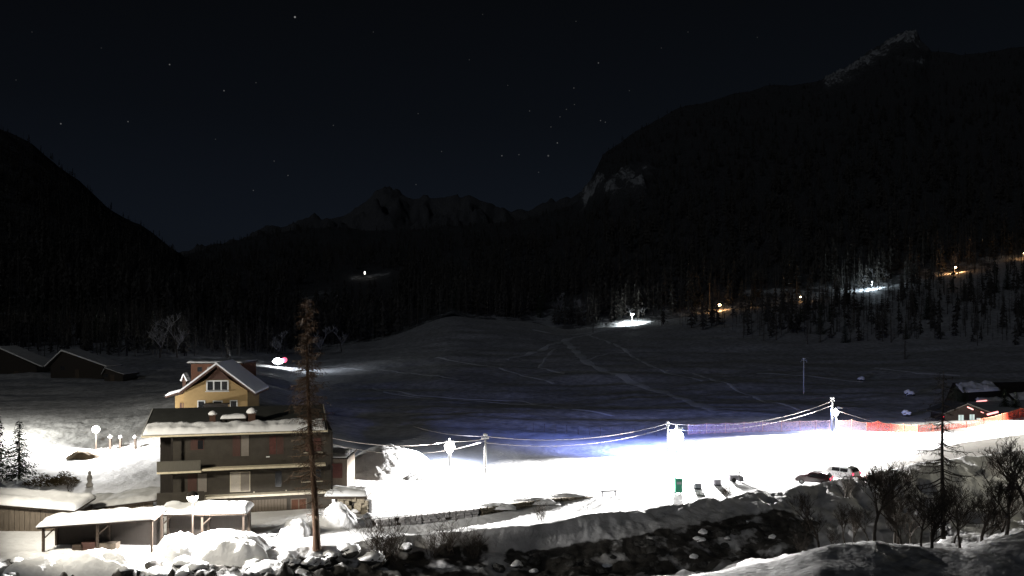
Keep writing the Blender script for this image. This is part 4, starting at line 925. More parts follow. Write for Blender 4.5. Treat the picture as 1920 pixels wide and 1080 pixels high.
for i in range(45):
    px = rg.uniform(330, 1040); place((protos + pspr)[i % 5], px, roadY(px) + rg.uniform(10, 60), rg.uniform(.7, 1.2), 'dark tree at the upper edge of the snow meadow', 'trees along the upper meadow edge')
for i in range(30):
    px = rg.uniform(1330, 1920); place(pspr[i % 2] if rg.random() < .4 else protos[i % 3], px, rg.uniform(300, 385), rg.uniform(.6, 1.1), 'dark tree scattered on the shadowy slope below the hillside road', 'scattered trees on the right slope')
place(protos[0], 1697, 258, .95, 'single dark larch low on the right slope with thick trunk', None)
for px, Y, s, lb in [(1050,425,2.2,'frosted broad tree at the wood edge left of the white hillside lamp'),(1085,425,1.8,'smaller frosted tree right beside the broad frosted tree'),(520,300,1.5,'faint frosted tree above the distant headlights'),(600,330,1.9,'faint frosted tree behind the top of the tall larch'),(640,340,1.6,'faint frosted tree right of the larch top'),
                     (300,235,1.9,'tall bare tree with pale twigs above the yellow house'),(332,240,1.7,'bare pale tree right of the tall bare tree above the yellow house'),(1905,330,1.5,'frosted tree near the right picture edge'),(1180,423,1.1,'bare tree lit by the white hillside lamp'),(1205,422,1.0,'bare tree on the right side of the white hillside glow'),
                     (1640,455,1.2,'bare tree in the bluish glow on the hillside'),(1615,452,1.1,'bare tree left in the bluish glow on the hillside'),(1660,455,1.1,'bare tree right in the bluish glow on the hillside'),(1790,465,1.2,'bare tree in the upper orange glow on the hillside'),(1815,466,1.0,'bare tree right in the upper orange glow')]:
    place(pfro[int(px) % 2], px, Y, s, lb, None)
for px in range(1590, 1670, 7): place(protos[px % 3], px + rg.uniform(-2, 2), roadY(px) - rg.uniform(2, 6), rg.uniform(.35, .5), 'young thin larch standing before the bluish hillside glow', 'young larches before the bluish glow')
for px in range(0, 330, 22): place((pspr + protos)[px % 5], px + rg.uniform(-8, 8), rg.uniform(255, 335), rg.uniform(.8, 1.2), 'dark tree on the slope behind the dim chalets', 'trees behind the dim chalets')
for pr in protos + pspr + pfro:
    for ch in list(pr.children): bpy.data.objects.remove(ch)
    bpy.data.objects.remove(pr)

# ---------------------------------------------------------------- lamps, poles and cables
WHITE, WARM, BLUE, SOD = (1, .98, .95), (1, .93, .78), (.17, .26, 1), (1, .50, .20)
def ball_lamp(px, pyb, pyt, pyc, rb, label, gm, neck=.12, Y=None):
    Y = Y or F * 17 / (pyb - H0); k = Y / F; zb = gz(px, Y); zc = CZ - (pyc - H0) * k; zt = CZ - (pyt - H0) * k
    o = thing('lamp_post', P2(px, Y, zb), label, 'lamp')
    b_ = MB(); b_.tube([(0, 0, -.3), (0, 0, zc - zb - rb * .7)], [neck, neck * 1.3], 10); b_.tube([(0, 0, zc - zb + rb * .8), (0, 0, zt - zb)], [.09, .05], 8, True); b_.build('pole', M['pole'], o, True)
    b_ = MB(); b_.lathe([(neck * 1.2, -rb * 1.25), (rb * .62, -rb * .75), (rb * .92, -rb * .35), (rb, 0), (rb * .93, rb * .4), (rb * .66, rb * .78), (.14, rb * 1.15), (.06, rb * 1.6)], (0, 0, zc - zb), 20); b_.build('globe', M[gm], o, True)  # globe built oversized, its shape includes the glow around the lamp
    return P2(px, Y, zc)
def utility_pole(px, pyb, pyt, label, r=.12, Y=None):
    Y = Y or F * 17 / (pyb - H0); zb = gz(px, Y); zt = CZ - (pyt - H0) * Y / F; o = thing('utility_pole', P2(px, Y, zb), label, 'pole')
    b_ = MB(); b_.tube([(0, 0, -.3), (0, 0, zt - zb)], [r * 1.25, r * .85], 10, True); b_.build('pole', M['pole'], o, True)
    b_ = MB(); b_.lathe([(.08, 0), (r * 2.0, .06), (r * 2.1, .2), (r, .32), (.03, .36)], (0, 0, zt - zb), 10); b_.build('snow_cap', M['roofsnow'], o, True)
    for s in (-1, 1): b_ = MB(); b_.lathe([(.05, 0), (.07, .06), (.04, .14)], (s * r * 1.6, -r, zt - zb - .3), 8); b_.build('insulator', M['trim'], o)
    return P2(px, Y, zt)
L1 = ball_lamp(843, 876, 820, 838, .60, 'thick necked lamp post with round white glowing head, left of the bare pole', 'globe', .16)
L2 = ball_lamp(1268, 851, 795, 820, .92, 'glaring bluish white ball lamp beside the central cable pole', 'globe_b', .15)
L3 = ball_lamp(1567, 810, 766, 774, .42, 'small round lamp leaning on the right cable pole', 'globe', .10)
U1 = utility_pole(910, 888, 818, 'white cable pole right of the thick necked lamp post')
U2 = utility_pole(1252, 850, 794, 'white cable pole directly left of the glaring ball lamp', .10)
U3 = utility_pole(1560, 809, 748, 'tall white cable pole at the orange net fence', .16)
U4 = utility_pole(1507, 742, 674, 'dim grey pole with lantern arm on the dark slope', .12, 192)
st = thing('stay_pole', P2(1576, 135, gz(1576, 135)), 'slanting stay leaning against the tall cable pole', 'pole'); b_ = MB(); b_.tube([(.1, 0, 0), (-.9, .2, 2.9)], .05, 6); b_.build('rod', M['pole'], st)
for dx_ in (-.5, .5):
    b_ = MB(); b_.tube([(0, 0, U4.z - gz(1507, 192) - .3), (dx_, -.1, U4.z - gz(1507, 192) - .1), (dx_ * 1.4, -.1, U4.z - gz(1507, 192) - .6)], .06, 5); b_.build('arm', M['pole'], bpy.data.objects['utility_pole.003'])
def cable(p0, p1, sag, label, r=.032, mm='wire'):
    o = thing('cable', p0, label, 'cable'); pts_ = []
    for i in range(21):
        t = i / 20; q = p0.lerp(p1, t) - p0; q.z -= sag * 4 * t * (1 - t); pts_.append(q)
    b_ = MB(); b_.tube(pts_, r, 4); b_.build('strand', M[mm], o)
E0 = P(602, 817, 82); 
cable(E0, P(843, 828, 103), .7, 'pale overhead cable from the apartment house to the thick necked lamp', .035)
cable(P(843, 828, 103), U1 - Vector((0, 0, .3)), .1, 'short overhead cable between thick necked lamp and bare pole', .035)
cable(E0 - Vector((0, 0, .5)), U1 - Vector((0, 0, .5)), 1.3, 'lower thin cable from apartment house to bare pole', .022)
cable(U1, U2, 1.1, 'upper long cable from the bare pole to the central pole', .036)
cable(U1 - Vector((0, 0, .7)), U2 - Vector((0, 0, .5)), 1.2, 'lower long cable from the bare pole to the central pole', .024)
cable(U2, U3 + Vector((0, 0, -.3)), 1.5, 'upper cable from the central pole to the right cable pole', .034)
cable(U2 - Vector((0, 0, .8)), U3 - Vector((0, 0, 1.0)), 1.3, 'lower cable from the central pole to the right cable pole', .024)
cable(P(775, 799, 130), U1, .4, 'thin cable running up left from the bare pole over the slope', .03)
cable(U3 - Vector((0, 0, 1.5)), P(1730, 812, 140), .3, 'faint cable descending right from the tall cable pole', .02)

def street_lamp(px, Y, zt, zb, rb, label, gm, hood=True, rot=0):
    o = thing('street_lamp', P2(px, Y, zb), label, 'street lamp')
    b_ = MB(); b_.tube([(0, 0, -.3), (0, 0, .4), (0, 0, zt - zb - rb)], [.09, .07, .05], 8); b_.build('pole', M['wood_post'], o, True)
    b_ = MB(); b_.lathe([(.08, -rb), (rb * .7, -rb * .75), (rb * .97, -.3 * rb), (rb, .05)], (0, 0, zt - zb), 16); b_.build('globe', M[gm], o, True)
    b_ = MB(); b_.lathe([(rb * 1.06, .05), (rb * 1.02, rb * .3), (rb * .7, rb * .75), (.05, rb)], (0, 0, zt - zb), 16); b_.build('hood' if hood else 'snow_cap', M['wall_dark'] if hood else M['roofsnow'], o, True)
    return P2(px, Y, zt)
A1 = street_lamp(361, 67.0, CZ - (931 - H0) * 67 / F, 2.8, .42, 'street lamp with glowing bowl in front of the canopy', 'globe_w')
A2 = street_lamp(180, 108, CZ - (805 - H0) * 108 / F, gz(180, 108), .48, 'round glowing street lamp by the snowfield left of the apartment house', 'globe_w', False)
lamp('SPOT', A1 + Vector((.35, -.5, 0)), 17000, WHITE, .2, (0, -.02, -1), 173, .12)
lamp('POINT', A2 + Vector((.3, -.8, .2)), 16000, WHITE, .2)
# posts with snow hats beside the left lamp
for i, px in enumerate((207, 226, 254)):
    Y = 110; zb = gz(px, Y); zt = CZ - (822 - H0) * Y / F; o = thing('bollard', P2(px, Y, zb), ['bright capped post nearest the round street lamp', 'middle capped post between street lamp and house', 'capped post nearest the apartment house'][i], 'post', 'row of capped posts')
    b_ = MB(); b_.box(-.12, .12, -.12, .12, -.3, max(.6, zt - zb)); b_.build('post', M['wood_post'], o); b_ = MB(); b_.lathe([(.2, 0), (.28, .12), (.22, .3), (.05, .4)], (0, 0, max(.6, zt - zb)), 10); b_.build('snow_cap', M['roofsnow'], o, True)
# floodlights: over the lot
def hooded(pt, pw, col, cut, aim, name_parent_label):
    """floodlight with an added cut-off hood: a curved band in front of the bulb keeps its beam down on the lot"""
    lamp('SPOT', pt, pw, col, .025, aim, 172, .25)
    o = thing('floodlight', pt, name_parent_label, 'floodlight'); m_ = MB(); V = []; rr = .42; z0 = -rr * math.tan(R(cut)); n_ = 24
    for k_ in range(n_ + 1):
        t_ = R(-90 - 100 + 200 * k_ / n_)
        for q_, h_ in ((rr, z0), (rr, z0 + .16), (rr + .02, z0 + .16), (rr + .02, z0)): V.append((q_ * math.cos(t_), q_ * math.sin(t_), h_))
    m_.add(V, [(k_*4 + e_, k_*4 + (e_+1) % 4, k_*4 + 4 + (e_+1) % 4, k_*4 + 4 + e_) for k_ in range(n_) for e_ in range(4)]); m_.build('hood', M['pole'], o)  # hood band added to block light towards the near slope
    m_ = MB(); m_.box(-.04, .04, -.4, .9, z0 + .165, z0 + .2); m_.build('bracket', M['pole'], o)
hooded(L1 + Vector((.1, -1.0, .75)), 110000, WHITE, 3.0, (.12, -1, -.28), 'floodlight with added beam-cutting hood on the thick necked lamp post')
hooded(L2 + Vector((.1, -1.3, 1.25)), 220000, WHITE, 2.6, (.12, -1, -.28), 'floodlight with added beam-cutting hood above the glaring ball lamp')
hooded(L3 + Vector((.1, -1.2, .8)), 240000, WHITE, 2.6, (.12, -1, -.28), 'floodlight with added beam-cutting hood at the tall cable pole')
hooded(U1 + Vector((0, -.9, -.1)), 60000, WHITE, 5.0, (-.35, -1, -.35), 'added floodlight with beam-cutting hood on the bare white cable pole')  # lamp added on the cable pole to light the road
hooded(P2(2010, 141, 9), 110000, (1, .97, .86), 5.0, (-.35, -1, -.35), 'added unseen floodlight with beam-cutting hood beyond the right end of the orange net')  # unseen lamp added so the right end of the lot is lit
lamp('SPOT', L2 + Vector((0, 1.25, .9)), 44000, BLUE, .6, (0, .25, -1), 171, .15)
lamp('SPOT', L3 + Vector((-1, 1.5, 1.2)), 3500, (.3, .4, 1), .3, (0, .3, -1), 172, .15)  # bluish fill added behind the small lamp to brighten the meadow
lamp('POINT', L1 + Vector((0, .95, 0)), 1500, (.6, .7, 1), .3)
lamp('POINT', L3 + Vector((.3, -.6, .2)), 2600, WHITE, .2)
# unseen street lights just left of the frame (they light the left bank, the facades and the slope)
lamp('SPOT', (-38, 57, 16.5), 25000, WARM, 1.1, (.55, .95, -.42), 92, .5)
lamp('POINT', P2(2060, 88, 12.0), 3200, (1, .95, .75), .3)
lamp('POINT', P2(-95, 112, 9.0), 22000, (1, .98, .88), .6)
# small lights along the hillside road and on the meadow edge
def road_lamp(px, off, h, label, gm, pw, col, rad=.35, y2=3.0):
    Y = roadY(px) + off; zb = gz(px, min(Y, roadY(px) + 5.5)); o = thing('road_lamp', P2(px, Y, zb), label, 'street lamp')
    b_ = MB(); b_.tube([(0, 0, -.3), (0, 0, h)], .09, 6); b_.build('pole', M['metal'], o)
    b_ = MB(); b_.tube([(0, 0, h), (0, -.8, h + .1)], .06, 6); b_.build('arm', M['metal'], o)
    b_ = MB(); b_.lathe([(rad * .5, -rad * .5), (rad, 0), (rad * .6, rad * .4)], (0, -.9, h), 10); b_.build('lantern', M[gm], o, True)
    lamp('SPOT', P2(px, Y, zb) + Vector((0, -1.0, h - .5)), pw * .7, col, .15, (0, .12, -1), 150, .5)
    lamp('SPOT', P2(px, Y, zb) + Vector((2.6, .5, h - .2)), pw * .45, col, .15, (.1, .25, -1), 140, .6)
    lamp('POINT', P2(px, Y, zb) + Vector((0, -1.3, h + .2)), pw * .16, col, .2)
road_lamp(1185, 3, 4.5, 'strong cool white lamp at the start of the hillside road', 'bulb', 42000, (.86, .96, 1), .8)
road_lamp(1348, 3, 3.0, 'bright orange lamp on the hillside road right of the white glow', 'globe_o', 11000, SOD, .8)
road_lamp(1500, 3, 2.5, 'small orange lamp further up the hillside road', 'globe_o', 700, SOD, .4)
road_lamp(1408, 3, 2.5, 'faint orange lamp between the bright and the small orange lamp', 'globe_o', 300, SOD, .12)
road_lamp(1634, 3, 3.5, 'bluish white lamp behind thin trees on the hillside road', 'bulb', 30000, (.72, .88, 1), .3)
road_lamp(1790, 3, 3.0, 'orange lamp high on the hillside road near the right edge', 'globe_o', 7500, SOD, .5)
road_lamp(1919, 3, 3.0, 'orange lamp cut by the right edge high on the hillside road', 'globe_o', 1500, SOD, .5)
# tiny lights and the small farm lamp far up the valley
ci_ = int(np.searchsorted(PXC, 684)); ri_ = int(np.argmax(HPY[:130, ci_] < 523)); p = Vector((HX[ri_, ci_], HY[ri_, ci_], HZ[ri_, ci_] + 3)); o = thing('lamp_post', p - Vector((0, 0, 3)), 'tiny white lamp far up the valley above the meadow', 'lamp')
b_ = MB(); b_.tube([(0, 0, 0), (0, 0, 3)], .15, 5); b_.build('pole', M['metal'], o); b_ = MB(); b_.lathe([(.1, 0), (.5, .5), (.5, 1.7), (.1, 2.2)], (0, 0, 2.6), 8); b_.build('lantern', M['globe_w'], o, True); lamp('POINT', p + Vector((0, -2.5, 3)), 150, WHITE, .4)

# ---------------------------------------------------------------- vehicles
def car(name, loc, rot, paint, label, lights=True, hatch_open=False, scl=1.):
    o = thing(name, loc, label, 'car', rot=rot); o.scale = (scl,) * 3      # local +x is the front
    prof = [(-2.05, .35), (-2.1, .75), (-2.02, 1.02), (-1.75, 1.42), (-1.2, 1.52), (.1, 1.50), (.55, 1.32), (1.0, .98), (1.85, .84), (2.08, .65), (2.1, .35)]
    b_ = MB(); n = len(prof); V = []
    for y, ins in ((-.86, 0.), (-.80, 0), (.80, 0), (.86, 0)):
        for x, z in prof: 
            t = max(0, (z - .95) / .57); yy = y * (1 - .17 * t); V.append((x * (1 - (.012 if abs(y) > .85 else 0)), yy, z - (.02 if abs(y) > .85 else 0)))
    Fc = []
    for k in range(3):
        for i in range(n): Fc.append((k*n + i, k*n + (i+1) % n, (k+1)*n + (i+1) % n, (k+1)*n + i))
    Fc += [tuple(range(n-1, -1, -1)), tuple(range(3*n, 4*n))]; b_.add(V, Fc); b_.build('body', M[paint], o)
    b_ = MB(); b_.add([(-2.0, -.62, 1.06), (-1.78, -.58, 1.40), (-1.78, .58, 1.40), (-2.0, .62, 1.06), (-2.04, -.62, 1.08), (-1.82, -.58, 1.42), (-1.82, .58, 1.42), (-2.04, .62, 1.08)], [(0,1,2,3),(7,6,5,4),(0,4,5,1),(1,5,6,2),(2,6,7,3),(3,7,4,0)]); b_.build('rear_window', M['glass'], o)
    b_ = MB(); b_.add([(.62, -.62, 1.33), (1.0, -.7, 1.02), (1.0, .7, 1.02), (.62, .62, 1.33), (.66, -.62, 1.35), (1.04, -.7, 1.03), (1.04, .7, 1.03), (.66, .62, 1.35)], [(0,1,2,3),(7,6,5,4),(0,4,5,1),(1,5,6,2),(2,6,7,3),(3,7,4,0)]); b_.build('windscreen', M['glass'], o)
    for s in (-1, 1):
        for x0, x1 in ((-1.5, -.65), (-.58, .3)):
            b_ = MB(); ya, yb = s * .845, s * .775
            b_.add([(x0, ya, 1.0), (x1, ya, 1.0), (x1 - (.0 if x1 < 0 else .22), yb, 1.36), (x0 + .08, yb, 1.36), (x0, ya - s * .03, 1.0), (x1, ya - s * .03, 1.0), (x1, yb - s * .03, 1.36), (x0, yb - s * .03, 1.36)], [(0,1,2,3),(7,6,5,4),(0,4,5,1),(1,5,6,2),(2,6,7,3),(3,7,4,0)]); b_.build('side_window', M['glass'], o)
        for x in (-1.3, 1.3):
            Mx = Matrix.Translation((x, s * .78, .33)) @ Matrix.Rotation(R(90), 4, 'X')
            w_ = MB(); w_.lathe([(.18, -.1), (.31, -.1), (.33, -.06), (.33, .06), (.31, .1), (.18, .1)], n=16, M=Mx); w_ = w_.build('wheel', M['tyre'], o)
            r_ = MB(); r_.lathe([(.05, -.108), (.19, -.104), (.19, .104), (.05, .108)], n=12, M=Mx); r_.build('rim', M['metal'], w_)
        b_ = MB(); b_.box(-2.13, -2.06, s * .80 - .1, s * .80 + .06, .78, 1.0); b_.build('taillight', M['tail'], o)
        b_ = MB(); b_.box(2.04, 2.12, s * .68 - .12, s * .68 + .12, .62, .76); b_.build('headlight', M['head'] if lights else M['trim'], o)
        b_ = MB(); b_.box(.55, .7, s * .96 - .08, s * .96 + .08, .98, 1.1); b_.build('mirror', M[paint], o)
    b_ = MB(); b_.box(-2.16, -2.06, -.75, .75, .42, .55); b_.build('bumper', M['grey_pl'], o)
    if hatch_open: b_ = MB(); b_.box(-2.3, -1.8, -.65, .65, 1.5, 1.55, M=Matrix.Translation((-.3, 0, 1.1)) @ Matrix.Rotation(R(28), 4, 'Y')); b_.build('tailgate', M[paint], o)
    return o
def groundat(px, Y, dz=0): return P2(px, Y, gz(px, Y) + dz)
car('parked_car', groundat(1572, 94.4), R(130), 'car_white', 'white parked car with red tail lights above the snow bank', False)
car('parked_car', groundat(1526, 92.4), R(150), 'car_red', 'dark red car half behind the bank left of the white car', False, True, .85)
lamp('POINT', groundat(1592, 93.4, .8), 130, (1, .03, .08), .1); lamp('POINT', groundat(1628, 94.6, .6), 60, (1, .03, .08), .1)
car('distant_car', groundat(524, 262, .3), R(-80), 'car_red', 'distant car with glaring headlights on the slope left of the larch', True, scl=1.5)
hp = groundat(521, 257, 1.5)
o = thing('far_light', hp, 'glaring white light with a red light beside it on the far slope', 'lamp'); b_ = MB(); b_.tube([(0,0,-1.6),(0,0,0)], .08, 5); b_.build('stand', M['metal'], o)
b_ = MB(); b_.lathe([(.5, -.7), (1.35, -.4), (1.5, 0), (1.1, .55), (.4, .9)], (0, 0, .4), 12); b_.build('reflector', M['bulb'], o, True)  # broad glowing body just in front of the distant car
b_ = MB(); b_.lathe([(.3, -.5), (.7, 0), (.7, .6), (.3, 1.0)], (2.0, 0, .5), 10); b_.build('red_light', mat('rose red light', (.5,.05,.1), .5, .05, 1, emit=(1, .16, .26), estr=1.0), o, True)
lamp('POINT', hp + Vector((0, -3, .6)), 2500, WHITE, .3); lamp('POINT', hp + Vector((9, -2, 3.5)), 3000, (.75, .85, 1), .3)

# ---------------------------------------------------------------- small things on the lot
def tray(px, py, label, build, Y=None):
    Y = Y or F * 17 / (py - H0); p = groundat(px, Y); o = thing(build.__name__, p, label, build.cat); build(o); return o
def recycling_bin(o):
    b_ = MB(); b_.box(-.32, .32, -.34, .34, .12, 1.35, taper=-.03); b_.build('body', M['green'], o)
    b_ = MB(); b_.prism([(-.38, 1.36), (.38, 1.36), (.32, 1.5), (-.28, 1.56)], -.4, .4); b_.build('lid', M['green'], o)
    for s in (-1, 1): b_ = MB(); b_.lathe([(.03, -.05), (.12, -.05), (.12, .05), (.03, .05)], n=10, M=Matrix.Translation((s * .24, .2, .12)) @ Matrix.Rotation(R(90), 4, 'Y')); b_.build('wheel', M['tyre'], o)
    b_ = MB(); b_.box(-.22, .22, -.395, -.365, .95, 1.2); b_.build('plate', M['lite_pl'], o)
    b_ = MB(); b_.tube([(-.4, -.42, .1), (-.62, -.6, .3), (-.5, -.5, .08)], .05, 5); b_.build('pedal', M['grey_pl'], o)
recycling_bin.cat = 'bin'
def waste_bin(o):
    b_ = MB(); b_.box(-.3, .3, -.26, .26, .12, .62, taper=-.03); b_.build('body', M['lite_pl'], o); b_ = MB(); b_.box(-.36, .36, -.3, .3, 0, .11); b_.build('base', M['grey_pl'], o)
    for s in (-1, 1): b_ = MB(); b_.box(s*.35 - .03, s*.35 + .03, -.05, .05, .112, .8); b_.build('bracket', M['grey_pl'], o)
    b_ = MB(); b_.box(-.38, .38, -.1, .1, .802, .86); b_.build('rim', M['grey_pl'], o)
waste_bin.cat = 'bin'
def snow_blower(o):
    b_ = MB(); b_.box(-.5, .5, -.35, .35, .25, .75, taper=.06); b_.build('body', M['lite_pl'], o)
    b_ = MB(); b_.box(.52, .95, -.45, .45, .1, .62); b_.build('auger_housing', M['grey_pl'], o)
    b_ = MB(); b_.tube([(.6, 0, .6), (.66, 0, .95), (.9, 0, 1.1)], [.12, .1, .09], 8); b_.build('chute', M['grey_pl'], o)
    for s in (-1, 1):
        b_ = MB(); b_.tube([(-.4, s * .28, .7), (-.85, s * .28, 1.05)], .035, 5); b_.build('handle', M['grey_pl'], o)
        b_ = MB(); b_.lathe([(.05, -.07), (.25, -.07), (.25, .07), (.05, .07)], n=12, M=Matrix.Translation((-.1, s * .42, .25)) @ Matrix.Rotation(R(90), 4, 'X')); b_.build('wheel', M['tyre'], o)
snow_blower.cat = 'machine'
def bench(o):
    b_ = MB(); b_.box(-.85, .85, -.2, .2, .42, .5); b_.build('seat', M['grey_pl'], o)
    for x in (-.65, .65): b_ = MB(); b_.box(x - .05, x + .05, -.17, .17, -.1, .418); b_.build('leg', M['grey_pl'], o)
bench.cat = 'bench'
tray(1272, 921, 'green recycling bin on the glaring white lot below the ball lamp', recycling_bin)
tray(1308, 914, 'dark small bin right of the green recycling bin', waste_bin); tray(1345, 909, 'lighter small bin between dark bin and snow machine', waste_bin)
tray(1375, 903, 'small grey snow machine with handles right of the two small bins', snow_blower).rotation_euler.z = R(8)
tray(1440, 866, 'lone dark bench on the bright lot right of the bins', bench); tray(1141, 936, 'low dark bench near the end of the stone wall', bench, 86.8).rotation_euler.z = R(14)
# small figure shaped garden ornament
o = thing('garden_ornament', P2(168, 88, gz(168, 88)), 'small dark garden ornament standing in the bright snow left of the house', 'ornament')
b_ = MB(); b_.lathe([(.3, 0), (.34, .2), (.18, .5), (.26, .8), (.2, 1.1), (.1, 1.2), (.17, 1.4), (.05, 1.6)], n=12); b_.build('statue', M['rockl'], o, True); b_ = MB(); b_.box(-.4, .4, -.3, .3, -.3, 0); b_.build('plinth', M['rock'], o)

# ---------------------------------------------------------------- net fences
def net_fence(pix, hts, label, netm, postm, grp=None):
    P_ = [a_ for a_ in pix]; base = P_[0]; o = thing('net_fence', base, label, 'fence')
    for i, (p0, h0_) in enumerate(zip(P_, hts)):
        b_ = MB(); q = p0 - base; b_.tube([q - Vector((0, 0, .3)), q + Vector((0, 0, h0_ + .12))], .045, 5, True); b_.build('post', M[postm], o)
        if i == len(P_) - 1: break
        p1, h1 = P_[i+1], hts[i+1]; q1 = p1 - base; V = []; nn = 9
        for k in range(nn):
            t = k / (nn - 1); m_ = q.lerp(q1, t); sg = 4 * t * (1 - t)
            for j in range(3): V.append((m_.x, m_.y + .02, m_.z + .04 + (h0_ * (1-t) + h1 * t - .10 * sg) * j / 2))
        me_ = npmesh('net_panel', V, grid_faces(nn, 3)); link('net_panel', me_, M[netm], o)
        rp = MB()
        rp.tube([Vector(V[k*3+2]) for k in range(nn)], .03, 3); rp.tube([Vector(V[k*3]) + Vector((0, 0, .12 - .1 * math.sin(k))) for k in range(nn)], .03, 3); rp.build('rope', M['net_rope'], o)
    return o
def fl(pxs, pyb, dy=0): 
    out = []
    for px in pxs:
        Y = F * (CZ - 3.1) / (float(np.interp(px, [q[0] for q in pyb], [q[1] for q in pyb])) - H0); out.append(P2(px, Y, gz(px, Y)))
    return out
base_line = [(1290,812),(1400,808),(1500,806),(1560,806),(1620,806),(1720,812),(1800,806),(1920,791),(2000,784)]
net_fence(fl([1290,1325,1360,1395,1430,1465,1500,1530,1556], base_line), [1.5]*9, 'pale pink safety net fence between ball lamp and tall cable pole', 'net_pale', 'net_rope')
net_fence(fl([1570,1597,1625], base_line), [1.5,1.6,1.2], 'short pale net fence right of the tall cable pole', 'net_pale', 'net_rope')
net_fence(fl([1626,1646,1670,1695,1720,1748], base_line), [1.2,1.5,1.2,1.2,1.2,1.2], 'bright orange safety net fence left of the red lit hut', 'net', 'post_o')
net_fence(fl([1750,1780,1812,1845,1880,1912,1950], base_line), [.9,.9,.9,1.0,1.2,1.6,1.6], 'tall orange net fence in front of the red lit hut', 'net', 'post_o')
# thin stakes along the berm
bl = [(980,812),(1250,812)]
for i, px in enumerate(range(1000, 1250, 21)):
    Y = 131; o = thing('fence_stake', P2(px, Y, gz(px, Y)), 'thin dark stake in the row along the meadow foot', 'stake', 'stakes along the meadow foot')
    b_ = MB(); b_.tube([(0, 0, -.3), (.03 * (i % 3 - 1), 0, 1.3)], .04, 5, True); b_.build('stick', M['wood_post'], o)

# ---------------------------------------------------------------- hut with lit windows at the right
hk = 146 / F; hx = lambda p: (p - 1812) * hk; hz_ = lambda p: CZ - (p - H0) * hk
hut = thing('timber_hut', (P2(1812, 146, 0).x, 146, 0), 'dark timber hut with lit windows and red strip lights behind the orange net', 'hut')
b_ = MB(); b_.prism([(hx(1772), 2), (hx(1853), 2), (hx(1853), hz_(776)), (hx(1810), hz_(757)), (hx(1772), hz_(772))], 0, 5); b_.build('wall', M['wall_dark'], hut)
for s, xe, ze in ((-1, hx(1764), hz_(774)), (1, hx(1868), hz_(778))):
    pr = [(hx(1810), hz_(755)), (xe, ze), (xe, ze - .15), (hx(1810), hz_(755) - .15)]; b_ = MB(); b_.prism(pr if s < 0 else pr[::-1], -.9, 5.5); b_.build('roof', M['roof'], hut)
window(hx(1796), hz_(791), 1.0, 1.2, ['lit_win'], hut, 'wall_dark', y=-.05, mull=1, fr=.06)
window(hx(1817), hz_(790), .95, 1.2, ['lit_win'], hut, 'wall_dark', y=-.05, mull=1, fr=.06)
window(hx(1830), hz_(790), .8, .6, ['lit_win'], hut, 'wall_dark', y=-.05, mull=0, fr=.06)
window(hx(1842), hz_(790), .85, .7, ['curtain'], hut, 'shutter', y=-.05, mull=1, fr=.06)
for (xa, ya, xb, yb, r_) in ((1808, 762, 1819, 767, .10), (1845, 776, 1865, 771, .16), (1833, 771, 1838, 773, .06)):
    b_ = MB(); b_.tube([(hx(xa), -1.0, hz_(ya)), (hx(xb), -1.0, hz_(yb))], r_, 6, True); b_.build('strip_light', M['tube_red'], hut)
b_ = MB(); b_.box(hx(1853), hx(1866), -.5, 3, 2, hz_(779)); b_.build('porch', M['door_red'], hut)
lamp('POINT', P2(1857, 144.2, hz_(782)), 60, (1, .22, .12), .15); lamp('POINT', P2(1815, 144, hz_(784)), 20, (1, .25, .12), .15)
o = thing('red_lamp', P2(1768, 146, hz_(800)), 'small red lamp on a post left of the timber hut', 'lamp'); b_ = MB(); b_.tube([(0,0,0),(0,0,1.5)], .05, 5); b_.build('post', M['wood_post'], o); b_ = MB(); b_.lathe([(.05,-.12),(.17,0),(.05,.14)], (0,0,1.62), 10); b_.build('bulb', M['tail'], o, True)
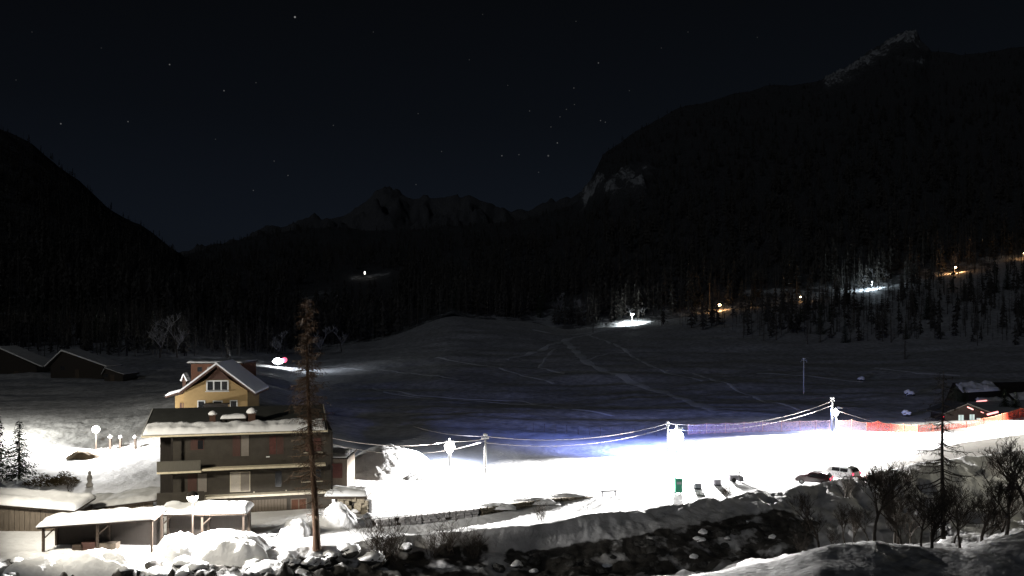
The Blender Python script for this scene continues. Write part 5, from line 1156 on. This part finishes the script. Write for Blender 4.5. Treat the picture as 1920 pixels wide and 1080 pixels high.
# large snow roofed lodge behind it
lk = 172 / F; lodge = thing('lodge', (P2(1850, 172, 0).x, 172, 0), 'large dark lodge with wide dim snow roof behind the timber hut', 'lodge'); LX = lambda p: (p - 1850) * lk; LZ = lambda p: CZ - (p - H0) * lk
b_ = MB(); b_.box(LX(1790), LX(1990), .5, 9, 2, LZ(752)); b_.build('wall', M['wall_dark'], lodge)
b_ = MB(); b_.add([(LX(1765), -.8, LZ(757)), (LX(2000), -.8, LZ(745)), (LX(2010), 6, LZ(719)), (LX(1815), 6, LZ(722)), (LX(1765), -.8, LZ(759)), (LX(2000), -.8, LZ(747)), (LX(2010), 6, LZ(721)), (LX(1815), 6, LZ(724))], [(0,1,2,3),(7,6,5,4),(0,4,5,1),(1,5,6,2),(2,6,7,3),(3,7,4,0)]); b_.build('roof', M['wall_dark'], lodge)
rfz = lambda x, y: LZ(757) + (LZ(745) - LZ(757)) * (x - LX(1765)) / (LX(2000) - LX(1765)) + (y + .8) / 6.8 * (LZ(720) - LZ(751)) 
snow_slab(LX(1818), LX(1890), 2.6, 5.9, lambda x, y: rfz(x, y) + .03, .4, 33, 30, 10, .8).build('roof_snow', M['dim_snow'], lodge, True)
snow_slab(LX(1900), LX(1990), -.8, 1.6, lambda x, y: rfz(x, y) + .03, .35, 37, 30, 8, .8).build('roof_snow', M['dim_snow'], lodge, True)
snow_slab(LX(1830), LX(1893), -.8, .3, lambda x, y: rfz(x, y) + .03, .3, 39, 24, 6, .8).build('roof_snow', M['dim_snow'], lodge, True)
T, C, Sn = spruce(4.2, 1.5, 15)
sp0 = None
for px, Y, sc_, lb in [(1782, 158, .8, 'small dark spruce left of the timber hut'), (1793, 162, 1.05, 'dark spruce behind the left end of the timber hut'), (1808, 164, .95, 'dark spruce between timber hut and lodge'), (1884, 160, .8, 'dark bushy spruce in front of the lodge wall'), (1905, 158, .7, 'dark bushy spruce near the right end of the lodge')]:
    if sp0 is None: sp0 = make_tree('spruce', P2(px, Y, gz(px, Y)), lb, 'tree', (T, C, None), (M['bark_g'], M['needle']), scl=sc_)
    else: dup(sp0, P2(px, Y, gz(px, Y)), px * .7, sc_, lb)
b_ = MB(); b_.tube([(LX(1826), -1.0, LZ(752)), (LX(1845), -1.0, LZ(750))], .12, 6, True); b_.build('strip_light', M['tube_red'], lodge)
b_ = MB(); b_.lathe([(.1, -.2), (.3, 0), (.1, .2)], (LX(1866), -1.2, LZ(757)), 8); b_.build('blue_lamp', M['tube_blue'], lodge)
for px in (1885, 1900, 1915): window(LX(px), LZ(772), .9, 1.1, ['glass'], lodge, 'wood_post', y=.44, mull=1)
for i, (px, py, s) in enumerate([(1615, 714, .9), (1706, 742, 1.1), (1700, 780, .8)]):
    p = hit(px, py, 120); boulder((p.x, p.y, p.z + .2), s, i, ['snow covered rock on the dark slope above the tall cable pole', 'snow covered rock on the slope left of the lodge', 'small rock near the net fence left of the hut'][i], None)
